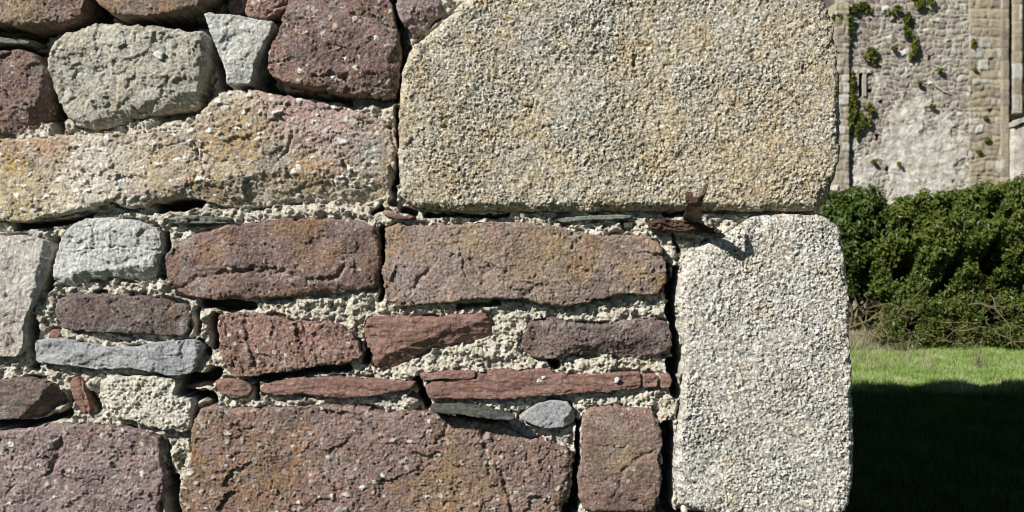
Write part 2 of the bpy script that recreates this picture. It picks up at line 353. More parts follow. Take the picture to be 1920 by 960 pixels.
STONES = []      # (polygon, h0) for the mortar's clearance
def stone(name, label, poly, mat, kind, parent, h0=10, edge=12, tilt=(0, 0), seed=1, sp=1.6, k=13, rough=2.6,
          facets=5, fs=.16, amp=1.0, grooves=(), planes=(), cham=None):
    P = chaikin(poly, 1, .25 if kind == 'granite' else .13)
    if kind == 'granite' and sp < 2: sp = 1.35
    if mat.startswith('@'): raise ValueError
    lo = P.min(0)-8*sp; hi = P.max(0)+8*sp
    gx = np.arange(lo[0], hi[0], sp); gy = np.arange(lo[1], hi[1], sp)
    X, Y = np.meshgrid(gx, gy)
    d = sdf(X, Y, P)
    s = seed*101
    dn = d + rough*fbm(X, Y, 26, 4, s+71, .6)*1.1 - rough*.3 + rough*.5*fbm(X, Y, 7, 2, s+72) - (0 if kind == 'granite' else rough*1.1*sstep(.35, .6, fbm(X, Y, 34, 2, s+73)))
    cx, cy = (P.min(0)+P.max(0))/2; hw, hh = (P.max(0)-P.min(0))/2
    h, cell, peb = surf(kind, X, Y, s)
    h = h*amp
    rs = np.random.RandomState(seed*13+5)
    F = np.zeros_like(h)
    for i in range(facets):
        a = 2*math.pi*(i+rs.uniform(-.35, .35))/facets
        reach = 1/math.hypot(math.cos(a)/hw, math.sin(a)/hh)
        g = rs.uniform(.5, 1.5)*fs
        off = rs.uniform(.35, .8)*reach
        pd = (X-cx)*math.cos(a)+(Y-cy)*math.sin(a)+4*fbm(X, Y, 50, 3, s+i)
        F = np.minimum(F, -g*(pd-off))
    F = np.maximum(F, -h0-30)
    for (qx, qy, ang, g) in planes:                     # an explicit sloping facet starting at a point, falling towards ang (deg, image axes)
        pd = (X-qx)*math.cos(R(ang))+(Y-qy)*math.sin(R(ang))+5*fbm(X, Y, 40, 3, s+3)
        F = np.minimum(F, -g*pd)
    e = edge*(.42 if kind != 'granite' else .8)*(.6+.9*sstep(-.4, .5, fbm(X, Y, 45, 3, s+51)))
    dd = np.clip(dn/e, 0, 1)
    drop = e*(1-np.sqrt(np.clip(1-(1-dd)**2, 0, 1)))
    T = tilt[0]*(X-cx)+tilt[1]*(Y-cy)
    gk = .75 if kind == 'granite' else .25
    H = h0 + T + F + h*(gk+(1-gk)*sstep(0, 1, dn/(e*1.2))) - drop
    for pts, wd, dp in grooves:
        q = polyline_d(X+3*fbm(X, Y, 18, 2, s+81), Y+3*fbm(X, Y, 18, 2, s+82), pts)
        H -= .8*dp*(.45+.9*sstep(-.4, .5, fbm(X, Y, 20, 2, s+83)))*np.exp(-(q/(wd*(.6+.7*sstep(-.5, .5, fbm(X, Y, 14, 2, s+84)))))**2)
    # side walls
    gyv, gxv = np.gradient(dn, sp)
    gl = np.maximum(gxv**2+gyv**2, .25)
    out = dn < 0
    Xp = np.where(out, X-dn*gxv/gl, X); Yp = np.where(out, Y-dn*gyv/gl, Y)
    Hs = h0 + T + np.maximum(F, -h0-30) + h*gk - e - (-dn)*k
    H = np.where(out, Hs, H)
    mx = np.maximum.reduce([dn[:-1,:-1], dn[1:,:-1], dn[1:,1:], dn[:-1,1:]])
    mn = np.minimum.reduce([dn[:-1,:-1], dn[1:,:-1], dn[1:,1:], dn[:-1,1:]])
    me = grid_mesh(name, (Xp-960)/1000, -H/1000, EYE+(480-Yp)/1000, (mx > 0) | (mn > -4.2*sp), {'cell': cell, 'peb': peb})
    o = link(name, me, M[mat], parent)
    if label: o['label'] = label
    STONES.append((P, h0))
    return o

# ================================================================ STRUCTURE: ground
def P(px, py, dist):                                    # photograph measurement at a distance -> world
    return Vector(((px-960)*dist/FPX, dist-DIST, EYE+(480-py)*dist/FPX))
def ground_mat():
    m = NT('turf', .95, .1)
    a = m.noise(.9, 6, .7, lo=.35, hi=.65); b = m.noise(11, 5, .7)
    base = m.mix(a, (.07,.115,.03), (.125,.185,.05))
    base = m.mix(m.math('MULTIPLY', b, .5), base, (.12,.15,.05))
    base = m.mix(m.math('MULTIPLY', m.noise(2.7, 5, .7, lo=.55, hi=.75), .5), base, (.17,.15,.08))
    m.bump(m.noise(45, 5, .7), .04, 1)
    return m.col(base)
gx = np.concatenate([np.linspace(-300, -30, 20), np.linspace(-28, 28, 113), np.linspace(30, 300, 20)])
gy = np.concatenate([np.linspace(-200, -30, 15), np.linspace(-28, 40, 137), np.linspace(45, 600, 30)])
GX, GY = np.meshgrid(gx, gy)
GZ = .05*fbm(GX, GY, 5, 3, 5)*sstep(3, 8, np.abs(GY)) - .03
GZ = GZ + .45*sstep(14.6, 17.2, GY)*sstep(60, 18, GY)
def gz(x, y):
    x = np.asarray(x, float); y = np.asarray(y, float)
    return .05*fbm(x, y, 5, 3, 5)*sstep(3, 8, np.abs(y)) - .03 + .45*sstep(14.6, 17.2, y)*sstep(60, 18, y)
me = grid_mesh('ground', GX, GY, GZ, np.ones((GX.shape[0]-1, GX.shape[1]-1), bool), flip=True)
tag(link('ground', me, ground_mat()), kind='structure')

# ================================================================ THE RUBBLE WALL
wall = empty('stone_wall', (0, .3, 0)); wall.location = (0, 0, 0)
tag(wall, 'close sunlit rubble stone wall with mortar joints and granite cornerstones', 'stone wall')

S = stone
# --- granite quoins
S('granite_quoin', 'largest stone, buff granite cornerstone at the top right', [(749,210),(746,262),(748,328),(757,378),(784,392),(849,398),(959,397),(1100,399),(1200,397),(1300,395),(1450,397),(1530,398),(1552,385),(1563,345),(1572,290),(1575,230),(1572,170),(1566,100),(1558,50),(1547,15),(1535,-4),(1510,-22),(1450,-36),(1300,-46),(1000,-50),(905,-48),(876,-9),(866,9),(836,37),(784,81),(760,109),(751,166)],
  'granite_warm', 'granite', wall, h0=24, edge=20, seed=1, facets=0, k=52, rough=1.6,
  planes=((1538,345,28,.86),(1560,200,0,.6),(1100,383,90,.5)), grooves=(([(1357,268),(1372,270)],6,3),))
S('granite_quoin', 'upright whitish granite cornerstone standing under the buff one', [(1276,499),(1266,557),(1272,616),(1283,674),(1276,750),(1266,820),(1261,884),(1267,931),(1293,953),(1375,966),(1527,964),(1573,960),(1597,937),(1601,808),(1598,750),(1593,662),(1591,575),(1586,517),(1580,470),(1571,429),(1550,406),(1492,400),(1410,403),(1387,418),(1357,438),(1317,455),(1287,476)],
  'granite_white', 'granite', wall, h0=20, edge=17, seed=2, facets=0, k=52, rough=2.0,
  planes=((1350,470,225,.25),(1585,600,0,.8)))
S('granite_quoin', 'granite cornerstone below the whitish one, cut by the lower frame', [(1240,990),(1300,972),(1450,974),(1600,972),(1605,1060),(1600,1250),(1240,1250)],
  'granite_white', 'granite', wall, h0=16, edge=17, seed=3, facets=0, k=52, sp=3)
# --- top row
S('sandstone_block', 'brown ochre-flecked stone in the top left corner', [(-90,-90),(166,-90),(166,5),(163,30),(148,44),(110,50),(90,54),(40,56),(-30,50),(-90,52)],
  'brown', 'sand', wall, h0=22, edge=10, seed=4, k=22, planes=((60,40,80,.5),), fs=.08)
S('sandstone_block', 'brownish grey stone cut by the top edge above the pale green-grey block', [(182,-60),(184,2),(192,16),(214,30),(245,37),(290,36),(340,28),(378,17),(408,0),(412,-60)],
  'orange', 'sand', wall, h0=26, edge=10, seed=5, k=22, fs=.08, amp=.7)
S('sandstone_chip', 'dark reddish chip in shade between two top stones', [(418,-20),(452,-25),(452,16),(440,28),(420,24)], 'darkbrown', 'sand', wall, h0=-18, edge=8, seed=6)
S('sandstone_chip', 'jagged red-brown stone wedged above the pale triangular stone', [(458,18),(464,0),(470,-30),(545,-30),(546,8),(530,24),(512,33),(486,36),(463,31)], 'redgrain', 'sand', wall, h0=6, edge=8, seed=7, amp=1.2, grooves=(([(500,30),(520,14),(545,6)],3,5),))
S('slate_sliver', 'thin grey-green slate sliver under the top left stone', [(-80,70),(0,69),(42,69),(63,74),(48,83),(0,83),(-80,84)], 'slategreen', 'slate', wall, h0=4, edge=3, seed=8, rough=1.2, amp=.4)
S('sandstone_block', 'rough dark purple stone at the left edge below a slate sliver', [(-90,95),(0,93),(38,89),(70,104),(84,128),(86,190),(86,222),(70,242),(30,253),(-90,256)], 'purple', 'sand', wall, h0=6, edge=14, seed=9, amp=1.15, k=18, planes=((66,160,10,.9),))
S('limestone_block', 'green-grey block with a round white lichen spot', [(93,125),(95,100),(108,78),(124,65),(150,57),(175,48),(200,45),(250,48),(310,51),(350,57),(392,63),(392,90),(389,125),(378,155),(371,196),(360,205),(325,212),(280,217),(250,228),(215,238),(185,244),(155,240),(135,230),(117,205),(107,175),(97,150)],
  'limegreen', 'lime', wall, h0=20, edge=8, seed=10, k=22, rough=2.4, planes=((250,200,75,.75),(372,120,0,.8),(118,120,200,.35)), fs=.1,
  grooves=(([(110,105),(122,92),(124,84)],4,4),([(150,135),(175,140),(200,137)],2.5,3),([(300,190),(335,176)],3,3)))
S('limestone_wedge', 'pale grey triangular stone pointing down between dark gaps', [(384,29),(398,25),(420,28),(450,32),(490,38),(519,44),(514,62),(498,90),(483,120),(475,160),(452,164),(428,161),(428,145),(422,120),(410,95),(395,55)],
  'limegrey', 'lime', wall, h0=20, edge=6, seed=11, k=22, rough=1.4, fs=.06, amp=.7)
S('sandstone_block', 'large dark purple pitted stone right of the triangular one', [(552,-60),(541,15),(528,50),(515,80),(505,108),(506,130),(513,148),(545,160),(590,170),(630,176),(680,181),(725,184),(741,179),(748,160),(752,125),(754,100),(745,50),(737,20),(725,-60)],
  'purple', 'conglo', wall, h0=22, edge=10, seed=12, k=18, planes=((650,145,75,.45),(725,120,20,.6)), fs=.08, amp=.9, grooves=(([(622,143),(640,148),(655,146)],6,11),))
S('sandstone_cobble', 'small rounded purple stone left of the huge granite block', [(740,20),(745,0),(760,-30),(815,-30),(832,12),(834,30),(808,50),(790,66),(776,72),(762,56),(748,38)], 'purple2', 'sand', wall, h0=14, edge=16, seed=13, amp=.8, planes=((790,25,60,.5),))
# --- conglomerate
S('conglomerate_block', 'long tan pebbly stone across the left with cracks', [(-90,262),(0,259),(50,260),(110,256),(170,252),(230,252),(300,250),(345,246),(366,232),(383,208),(400,184),(430,171),(480,170),(540,180),(590,190),(640,198),(690,214),(725,232),(741,240),(744,275),(741,315),(733,350),(718,375),(692,390),(650,386),(600,377),(560,380),(530,382),(480,391),(430,391),(395,380),(365,370),(330,373),(300,380),(275,390),(245,393),(212,382),(165,395),(110,407),(50,418),(0,417),(-90,417)],
  'conglo', 'conglo', wall, h0=22, edge=13, seed=14, k=18, amp=.95, planes=((150,384,80,.45),(690,345,50,.55),(715,300,15,1.0)), fs=.07,
  grooves=(([(530,225),(552,238),(553,255),(545,272),(538,290),(524,302)],2.2,7),([(368,268),(376,280),(374,292),(384,310)],4,10),([(290,292),(305,280),(330,274),(352,266)],1.6,5),([(240,270),(262,268),(280,262)],2,4),([(385,285),(390,330)],2,4)))
# --- middle left
S('limestone_block', 'pale pinkish-grey stone at the left edge', [(-90,440),(0,440),(48,441),(88,448),(100,458),(97,490),(88,512),(82,535),(72,560),(62,585),(52,615),(49,645),(40,666),(0,671),(-90,674)],
  'limepink', 'lime', wall, h0=18, edge=5, seed=15, k=22, rough=1.6, amp=.55, fs=.05, planes=((78,500,10,1.0),), grooves=(([(18,538),(22,560)],3,5),([(-60,588),(30,592)],1.2,3)))
S('limestone_cobble', 'rounded light grey stone left of a long purple one', [(100,505),(108,468),(122,440),(138,420),(160,411),(200,408),(255,412),(292,420),(307,440),(306,470),(300,505),(292,522),(262,528),(220,522),(175,528),(138,538),(112,534),(102,522)],
  'limegrey', 'lime', wall, h0=16, edge=12, seed=16, k=18, amp=.8, planes=((200,505,85,.8),), grooves=(([(108,471),(150,474),(170,467),(240,462),(300,470)],1.4,5),([(140,430),(180,425),(182,455)],1.5,3)))
S('sandstone_block', 'rounded purple-brown stone with a dark curving ledge', [(307,482),(328,456),(375,436),(450,420),(520,411),(600,407),(660,409),(702,424),(714,455),(715,500),(708,540),(660,549),(590,554),(500,560),(420,562),(362,563),(325,545),(311,520)],
  'purple', 'sand', wall, h0=20, edge=18, seed=17, amp=.8, k=18, grooves=(([(435,510),(470,505),(500,500),(560,518),(600,526),(635,518),(645,500)],5,8),([(330,545),(370,520),(420,512),(500,508)],5,6)), planes=((480,530,85,.35),))
S('sandstone_block', 'long purple stone with golden lichen beneath the buff granite', [(720,424),(745,418),(800,419),(850,420),(904,416),(982,416),(1030,420),(1071,432),(1138,442),(1165,436),(1217,442),(1238,458),(1249,495),(1250,528),(1240,552),(1165,555),(1112,565),(1060,576),(1024,574),(982,562),(930,560),(862,566),(800,573),(745,575),(722,560),(716,520),(722,470)],
  'orange', 'sand', wall, h0=20, edge=13, seed=18, amp=1.0, k=18, grooves=(([(770,555),(785,525),(815,495)],4,7),([(880,480),(900,520),(930,500)],3,4)), fs=.06)
# --- lower left
S('sandstone_block', 'small dark brown stone above the wavy blue-grey one', [(104,556),(128,548),(200,549),(260,552),(320,560),(353,572),(361,595),(358,622),(344,632),(280,627),(200,624),(150,624),(117,616),(106,585)], 'darkbrown', 'sand', wall, h0=17, edge=9, seed=19, k=16, planes=((335,590,0,.5),), amp=.8)
S('red_pebble', 'small smooth red pebble set in mortar', [(90,628),(96,618),(108,617),(116,624),(113,634),(98,636)], 'red', 'slate', wall, h0=2, edge=8, seed=20, rough=.5, facets=0, amp=.3)
S('limestone_slab', 'long blue-grey stone with a wavy top edge', [(69,637),(100,633),(135,635),(160,640),(185,645),(215,650),(250,651),(278,644),(300,640),(340,637),(374,637),(383,648),(378,665),(368,690),(357,702),(320,703),(270,693),(245,689),(230,690),(190,692),(160,688),(135,686),(72,679)],
  'limeblue', 'lime', wall, h0=18, edge=5, seed=21, k=22, rough=1.4, amp=.65, fs=.05, planes=((362,665,0,.8),), grooves=(([(130,682),(150,680),(175,684)],4,5),))
S('sandstone_block', 'coarse red-brown stone with vertical ridges', [(410,588),(445,584),(490,586),(520,592),(560,600),(615,601),(640,606),(660,622),(676,645),(683,668),(660,681),(620,685),(590,688),(530,697),(480,706),(447,709),(430,698),(416,672),(411,630)], 'redgrain', 'sandv', wall, h0=16, edge=9, seed=22, amp=1.1, fs=.1)
S('sandstone_wedge', 'smooth red angular stone pointing right into the mortar', [(681,617),(684,600),(694,591),(760,591),(800,594),(862,589),(912,586),(924,600),(923,618),(928,632),(895,640),(852,649),(800,656),(765,677),(740,690),(714,696),(697,677),(687,645)], 'red', 'slate', wall, h0=14, edge=8, seed=23, fs=.12, planes=((800,635,70,.7),(880,610,30,.4)), amp=.6)
S('sandstone_block', 'dark grey-brown stone beside the dark joint of the whitish granite', [(976,645),(981,622),(993,601),(1034,591),(1071,603),(1123,609),(1165,600),(1222,594),(1252,604),(1259,630),(1254,666),(1217,673),(1165,672),(1133,664),(1092,664),(1050,676),(1008,672),(981,664)], 'darkbrown', 'sand', wall, h0=18, edge=11, seed=24, k=18, planes=((1120,640,85,.5),))
S('sandstone_block', 'smooth dark violet stone at the lower left edge', [(-90,712),(0,709),(55,707),(92,713),(118,732),(128,757),(108,772),(60,783),(0,786),(-90,786)], 'darkbrown', 'slate', wall, h0=16, edge=4, seed=25, k=18, amp=.5, planes=((90,728,38,1.2),), fs=.04)
S('sandstone_shard', 'narrow red shard tilted upright in the mortar', [(132,718),(138,708),(150,705),(160,716),(166,740),(173,762),(171,778),(160,776),(146,758),(137,738)], 'red', 'slate', wall, h0=8, edge=5, seed=26, rough=.7, amp=.5, k=8, grooves=(([(152,708),(160,740),(166,776)],2,4),))
S('limestone_block', 'crumbly cream block between the blue-grey slab and violet stone', [(188,712),(212,703),(260,702),(310,704),(333,713),(334,740),(362,747),(363,800),(350,810),(310,807),(280,801),(242,789),(212,782),(196,765),(190,738)], 'pale', 'rough', wall, h0=12, edge=8, seed=27, k=16, facets=3, planes=((350,770,10,.4),))
S('slate_sliver', 'dark reddish sliver deep in shade beside a red pebble', [(340,722),(370,716),(402,719),(404,731),(370,735),(342,731)], 'red', 'slate', wall, h0=-14, edge=4, seed=28)
S('sandstone_cobble', 'small oval red stone below the ridged red-brown one', [(402,714),(425,708),(462,712),(477,727),(470,744),(437,747),(413,736)], 'red', 'slate', wall, h0=10, edge=10, seed=29, rough=1, k=8, amp=.7, facets=3)
S('red_slate', 'tapering red slate lying beneath the ridged stone', [(487,730),(500,717),(560,706),(620,705),(680,708),(735,710),(782,714),(776,728),(740,736),(700,742),(620,746),(570,738),(510,741),(491,737)], 'red', 'slate', wall, h0=14, edge=8, seed=30, rough=1.6, amp=.6, fs=.08)
S('red_slate', 'thin chip lying on the left end of the longest red slate', [(786,699),(825,695),(892,694),(893,706),(880,712),(840,710),(800,713),(789,709)], 'red', 'slate', wall, h0=16, edge=4, seed=31, rough=1, amp=.6)
S('red_slate', 'longest red slate with pale lichen dots, right of centre', [(798,722),(805,713),(850,711),(893,707),(895,696),(940,692),(1010,690),(1032,689),(1040,698),(1085,701),(1169,696),(1200,695),(1203,727),(1153,735),(1075,737),(1012,742),(966,747),(919,748),(809,748),(801,742)], 'red', 'slate', wall, h0=17, edge=6, seed=32, rough=1.8, amp=.55, fs=.06, grooves=(([(893,696),(895,712)],1.5,4),([(1165,700),(1168,733)],1.5,3)))
S('red_slate', 'short broken red piece next to the longest slate', [(1203,700),(1222,700),(1236,705),(1234,726),(1206,728)], 'red', 'slate', wall, h0=8, edge=7, seed=33, rough=1.4)
S('red_slate', 'small squarish red chip at the dark joint', [(1238,699),(1254,699),(1260,712),(1256,727),(1238,727)], 'red', 'slate', wall, h0=11, edge=5, seed=34, rough=1, amp=.6)
S('slate_sliver', 'black slate blade sticking out over the big brown block', [(809,756),(850,754),(898,757),(950,770),(968,777),(958,782),(919,778),(860,771),(811,766)], 'slate', 'slate', wall, h0=50, edge=3, seed=35, rough=.8, k=8, amp=.35, facets=0)
S('limestone_wedge', 'small light grey pointed stone right of the black slate', [(970,783),(990,766),(1012,753),(1037,747),(1063,751),(1076,767),(1078,791),(1059,798),(1031,803),(1005,797)], 'limeblue', 'lime', wall, h0=16, edge=4, seed=36, rough=1, amp=.45, facets=3, fs=.08, planes=((1062,770,20,.7),))
S('slate_sliver', 'thin greenish slate under the buff granite', [(1032,410),(1092,404),(1165,402),(1186,404),(1183,411),(1112,413),(1060,418)], 'slategreen', 'slate', wall, h0=10, edge=3, seed=37, rough=.6, k=8, amp=.4)
S('flaky_slate', 'layered brown sliver in the gap below the pebbly stone', [(314,406),(380,404),(436,408),(437,419),(375,420),(324,422)], 'slategreen', 'slate', wall, h0=12, edge=3, seed=38, rough=1.2, k=8, amp=1.2)
S('sandstone_chip', 'pink-red chip at the lower left corner of the buff granite', [(717,399),(727,393),(742,398),(756,405),(778,404),(775,411),(746,412),(725,406)], 'red', 'slate', wall, h0=10, edge=4, seed=39, rough=.6, k=8, amp=.4)
S('mortar_pebble', 'small round dark pebble in mortar under the granite', [(1167,417),(1178,412),(1188,418),(1186,429),(1172,430)], 'slate', 'lime', wall, h0=2, edge=8, seed=52, rough=.5, k=6, amp=.3, facets=0)
# --- bottom row
S('sandstone_block', 'big violet stone in the bottom left corner', [(-90,806),(0,804),(52,803),(68,797),(117,792),(167,794),(233,798),(283,809),(306,824),(307,853),(315,890),(313,917),(303,950),(300,1040),(-90,1040)], 'purple2', 'conglo', wall, h0=20, edge=10, seed=40, k=18, amp=.9, fs=.05, grooves=(([(122,822),(115,845),(107,868)],5,10),([(150,865),(168,895)],1.5,3),([(0,935),(20,925),(40,905)],2,4)))
S('sandstone_block', 'widest rust-brown pebbly stone along the bottom', [(367,780),(376,762),(410,757),(455,764),(530,762),(620,757),(680,760),(731,773),(790,768),(815,769),(841,780),(925,789),(966,806),(991,819),(1028,822),(1040,832),(1073,842),(1080,867),(1068,892),(1070,914),(1059,935),(1053,965),(1050,1040),(360,1040),(345,965),(335,937),(340,905),(353,888),(360,850),(360,810)],
  'brown', 'conglo', wall, h0=20, edge=12, seed=41, k=18, amp=1.05, fs=.05, grooves=(([(905,800),(908,830),(915,858),(918,885)],5,9),([(943,885),(950,915),(960,955)],3.5,11),([(845,770),(835,815),(800,835)],4,5),([(700,830),(705,860)],3,4)), planes=((1040,880,10,.5),))
S('sandstone_block', 'upright brown squarish stone left of the whitish granite', [(1091,775),(1100,759),(1150,760),(1219,765),(1238,789),(1242,827),(1232,855),(1238,899),(1232,945),(1222,960),(1170,960),(1119,957),(1091,957),(1083,924),(1084,886),(1090,855),(1090,805)], 'brown', 'sand', wall, h0=18, edge=14, seed=42, k=18, amp=.75, grooves=(([(1165,880),(1195,855),(1230,840)],4,4),([(1150,930),(1165,890)],3,4)))
S('sandstone_chip', 'reddish chip at the bottom edge below the whitish granite', [(1296,961),(1330,967),(1340,980),(1300,985),(1288,975)], 'redgrain', 'sand', wall, h0=0, edge=6, seed=43)
S('sandstone_block', 'stone under the squarish brown one at the bottom', [(1070,972),(1150,970),(1225,975),(1225,1040),(1070,1040)], 'purple', 'sand', wall, h0=10, edge=10, seed=44, sp=3)

# lichen spots standing on the faces (thin crusts of real thickness)
def lichen(px, py, r, seed, h, mat, on):
    pts = [(px+r*(1+.22*math.sin(3*a+seed)+.15*math.sin(5*a+2*seed))*math.cos(a), py+r*(1+.2*math.cos(2*a+seed))*math.sin(a)) for a in np.linspace(0, 2*math.pi, 14, endpoint=False)]
    n = len(STONES)
    o = stone('lichen_spot', None, pts, mat, 'rough', on, h0=h, edge=2.5, seed=seed, sp=1.2, rough=1.0, k=3, facets=0, amp=.22)
    del STONES[n:]
    return o
M['lichen'] = sand_mat('lichen_white', (.72,.74,.70), (.84,.86,.82), .05, .1, .1, 0, .05, 1, seedoff=21, mott=.3)

# --- mortar bed
SP = 1.7
mx_ = np.arange(-110, 1530, SP); my_ = np.arange(-95, 1080, SP)
X, Y = np.meshgrid(mx_, my_)
D = np.full(X.shape, -1e3)
for Pp, h0 in STONES:
    lo = Pp.min(0)-45; hi = Pp.max(0)+45
    i0, i1 = np.searchsorted(my_, [lo[1], hi[1]]); j0, j1 = np.searchsorted(mx_, [lo[0], hi[0]])
    if i1 <= i0 or j1 <= j0: continue
    sub = sdf(X[i0:i1, j0:j1], Y[i0:i1, j0:j1], Pp)
    D[i0:i1, j0:j1] = np.maximum(D[i0:i1, j0:j1], sub)
h, cell, peb = surf('mortar', X, Y, 777)
H = -2.5 + h - 48*sstep(775, 745, X)*sstep(232, 196, Y+14*fbm(X, Y, 40, 2, 55)+sstep(380, 480, X)*22)*(1-.8*sstep(30, 10, Y)*sstep(690, 740, X))
H -= 13*sstep(-7, -1, D)*sstep(.05, .4, fbm(X, Y, 45, 2, 900))      # a crevice here and there along a stone
HOLES = [  # points, radius, depth
 ([(95,75),(150,62),(175,40),(176,-60)],15,70),([(100,62),(170,50),(240,46),(400,30)],9,55),([(60,62),(-60,62)],6,45),([(70,90),(-60,88)],5,45),
 ([(92,90),(90,150),(95,215),(110,240)],12,75),([(398,60),(405,110),(412,150)],13,75),([(395,40),(425,10),(420,-40)],14,60),
 ([(525,55),(505,100),(490,150),(500,168)],11,75),([(500,165),(560,172),(650,185)],6,55),([(742,180),(738,60),(735,-50)],5,50),([(744,200),(745,260),(745,340)],6,75),
 ([(738,340),(735,380)],6,40),([(750,160),(755,110),(765,90)],6,40),([(780,84),(830,48)],5,35),
 ([(300,388),(345,382),(372,378)],11,75),([(30,424),(100,420),(170,405)],6,45),([(800,402),(900,405),(950,404)],4,30),([(1250,402),(1290,400)],5,35),([(755,392),(775,398)],6,30),
 ([(103,450),(96,500),(88,540)],8,60),([(62,600),(56,640),(62,690)],9,60),([(55,690),(70,680)],6,40),
 ([(308,520),(312,440)],6,60),([(716,430),(715,500),(714,560)],6,70),([(380,568),(440,574),(470,572)],9,60),([(400,595),(402,650)],7,60),([(368,580),(372,620)],6,45),([(375,640),(385,660)],7,50),
 ([(345,712),(385,712),(400,700)],12,70),([(340,736),(395,744),(398,748)],9,60),([(365,745),(366,790)],6,60),([(480,718),(482,745)],7,60),([(470,705),(500,708),(600,694),(650,690)],7,50),([(785,712),(790,740),(798,760)],8,60),
 ([(130,740),(128,775),(60,795),(-60,795)],7,55),([(170,745),(182,765)],8,50),([(315,830),(318,960)],5,60),([(322,905),(330,1000)],13,75),
 ([(690,640),(686,680)],6,60),([(1035,672),(1040,684)],10,50),([(1268,505),(1260,570),(1266,640),(1272,700)],6.5,75),([(1258,680),(1268,740)],8,60),([(1258,575),(1262,600)],8,60),
 ([(1252,800),(1252,880),(1250,960)],11,80),([(1262,440),(1275,470)],3,20),([(1240,960),(1290,972),(1380,973)],10,70),([(1082,860),(1076,960)],7,75),([(1083,790),(1083,850)],4,60),([(1062,955),(1072,1020)],10,70),
 ([(820,772),(900,785),(950,790)],5,30),([(770,740),(790,745)],5,40),([(1250,500),(1254,560)],5,45),([(700,398),(712,388)],6,40),([(860,575),(935,568)],5,20),([(200,545),(180,548)],3,15),
]
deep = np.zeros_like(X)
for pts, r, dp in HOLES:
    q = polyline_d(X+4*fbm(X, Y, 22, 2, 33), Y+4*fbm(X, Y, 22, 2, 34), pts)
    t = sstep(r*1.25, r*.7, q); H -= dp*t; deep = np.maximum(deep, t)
H = np.maximum(H, -92+4*fbm(X, Y, 20, 2, 5))
BUMPS = [([(200,25),(215,33)],8,16),([(725,360),(735,375)],9,12),([(560,568),(640,566)],8,5),([(950,600),(950,670)],12,5),([(1090,682),(1150,682)],10,6),([(760,745),(775,752)],9,12),
 ([(330,840),(332,880)],10,4),([(1255,450),(1262,480)],8,5),([(830,0),(845,18)],10,14),([(755,70),(760,95)],7,6),([(380,590),(385,620)],8,3),([(640,395),(560,397)],8,5),([(150,722),(180,712)],6,4),([(870,660),(920,670)],10,4)]
for pts, r, up in BUMPS:
    q = polyline_d(X, Y, pts); H += up*sstep(r*1.3, 0, q); deep *= 1-sstep(r*1.3, r*.7, q)
keep = D < 16
kf = keep[:-1,:-1] & keep[1:,:-1] & keep[1:,1:] & keep[:-1,1:]
# under a stone the bed sinks away so that it never pokes through a face
DT = 1.5+5.5*sstep(-.05, .45, fbm(X, Y, 32, 3, 404))
H = np.where(D > DT, np.minimum(H, -8-3.0*(D-DT)), H)
me = grid_mesh('mortar', (X-960)/1000, -H/1000, EYE+(480-Y)/1000, kf, {'cell': cell, 'peb': peb, 'deep': deep*.9})
link('mortar', me, M['mortar'], wall)

lichen(307,107,9,61,25.5,'lichen',[o for o in wall.children if o.get('label','').startswith('green-grey block')][0])
slab_ = [o for o in wall.children if o.get('label','').startswith('longest red slate')][0]
for i, (px, py, r, hh) in enumerate([(905,693,3,17),(1010,712,4,16),(1018,706,3,16),(1155,711,4,17)]):
    lichen(px, py, r+2, 62+i, hh+.8, 'lichen', slab_)

# --- wall core and the masonry beyond the picture
def rubble_mat(name, stops, joint, scale=1.0):
    m = NT(name, .95, .1)
    base = m.ramp(m.attr('tint'), stops)
    g = m.noise(40*scale, 5, .75, lo=.3, hi=.7)
    base = m.mix(.75, base, m.ramp(g, [(0,(.42,.42,.42)),(.5,(.95,.95,.95)),(1,(1.35,1.33,1.3))]), 'MULTIPLY')
    base = m.mix(m.math('MULTIPLY', m.noise(5*scale, 5, .7, lo=.5, hi=.7), .4), base, (.5,.48,.42))
    base = m.mix(m.attr('joint'), base, m.mix(g, tuple(c*.8 for c in joint), tuple(min(1, c*1.2) for c in joint)))
    m.bump(g, .02/scale, .8)
    return m, base
mm, bb = rubble_mat('rubble_masonry', [(0,(.17,.11,.10)),(.3,(.27,.19,.17)),(.5,(.22,.13,.11)),(.65,(.30,.24,.2)),(.8,(.48,.47,.42)),(1,(.6,.57,.5))], (.5,.47,.38), 2.5)
M['rubble'] = mm.col(bb)
def course_field(x, z, rowh, wid, seed, warp=.0):
    """distance to the nearest joint and a random id per stone, in metres"""
    rs = np.random.RandomState(seed)
    xw = x+warp*fbm(x, z, rowh*3, 2, seed+1); zw = z+warp*fbm(x, z, rowh*3, 2, seed+2)
    zmin, zmax = zw.min()-1, zw.max()+1
    rows = [zmin]
    while rows[-1] < zmax: rows.append(rows[-1]+rowh*rs.uniform(.6, 1.45))
    rows = np.array(rows); ri = np.searchsorted(rows, zw)-1
    dz = np.minimum(zw-rows[ri], rows[ri+1]-zw)
    dx = np.zeros_like(x); idr = np.zeros_like(x)
    xmin, xmax = xw.min()-1, xw.max()+1
    for r in np.unique(ri):
        cuts = [xmin-rs.uniform(0, wid)]
        while cuts[-1] < xmax: cuts.append(cuts[-1]+wid*rs.uniform(.5, 1.7))
        cuts = np.array(cuts); mk = ri == r
        ci = np.searchsorted(cuts, xw[mk])-1
        dx[mk] = np.minimum(xw[mk]-cuts[ci], cuts[ci+1]-xw[mk])
        idr[mk] = hsh(ci+0., np.full(ci.shape, float(r)), seed)
    return np.minimum(dx, dz), idr
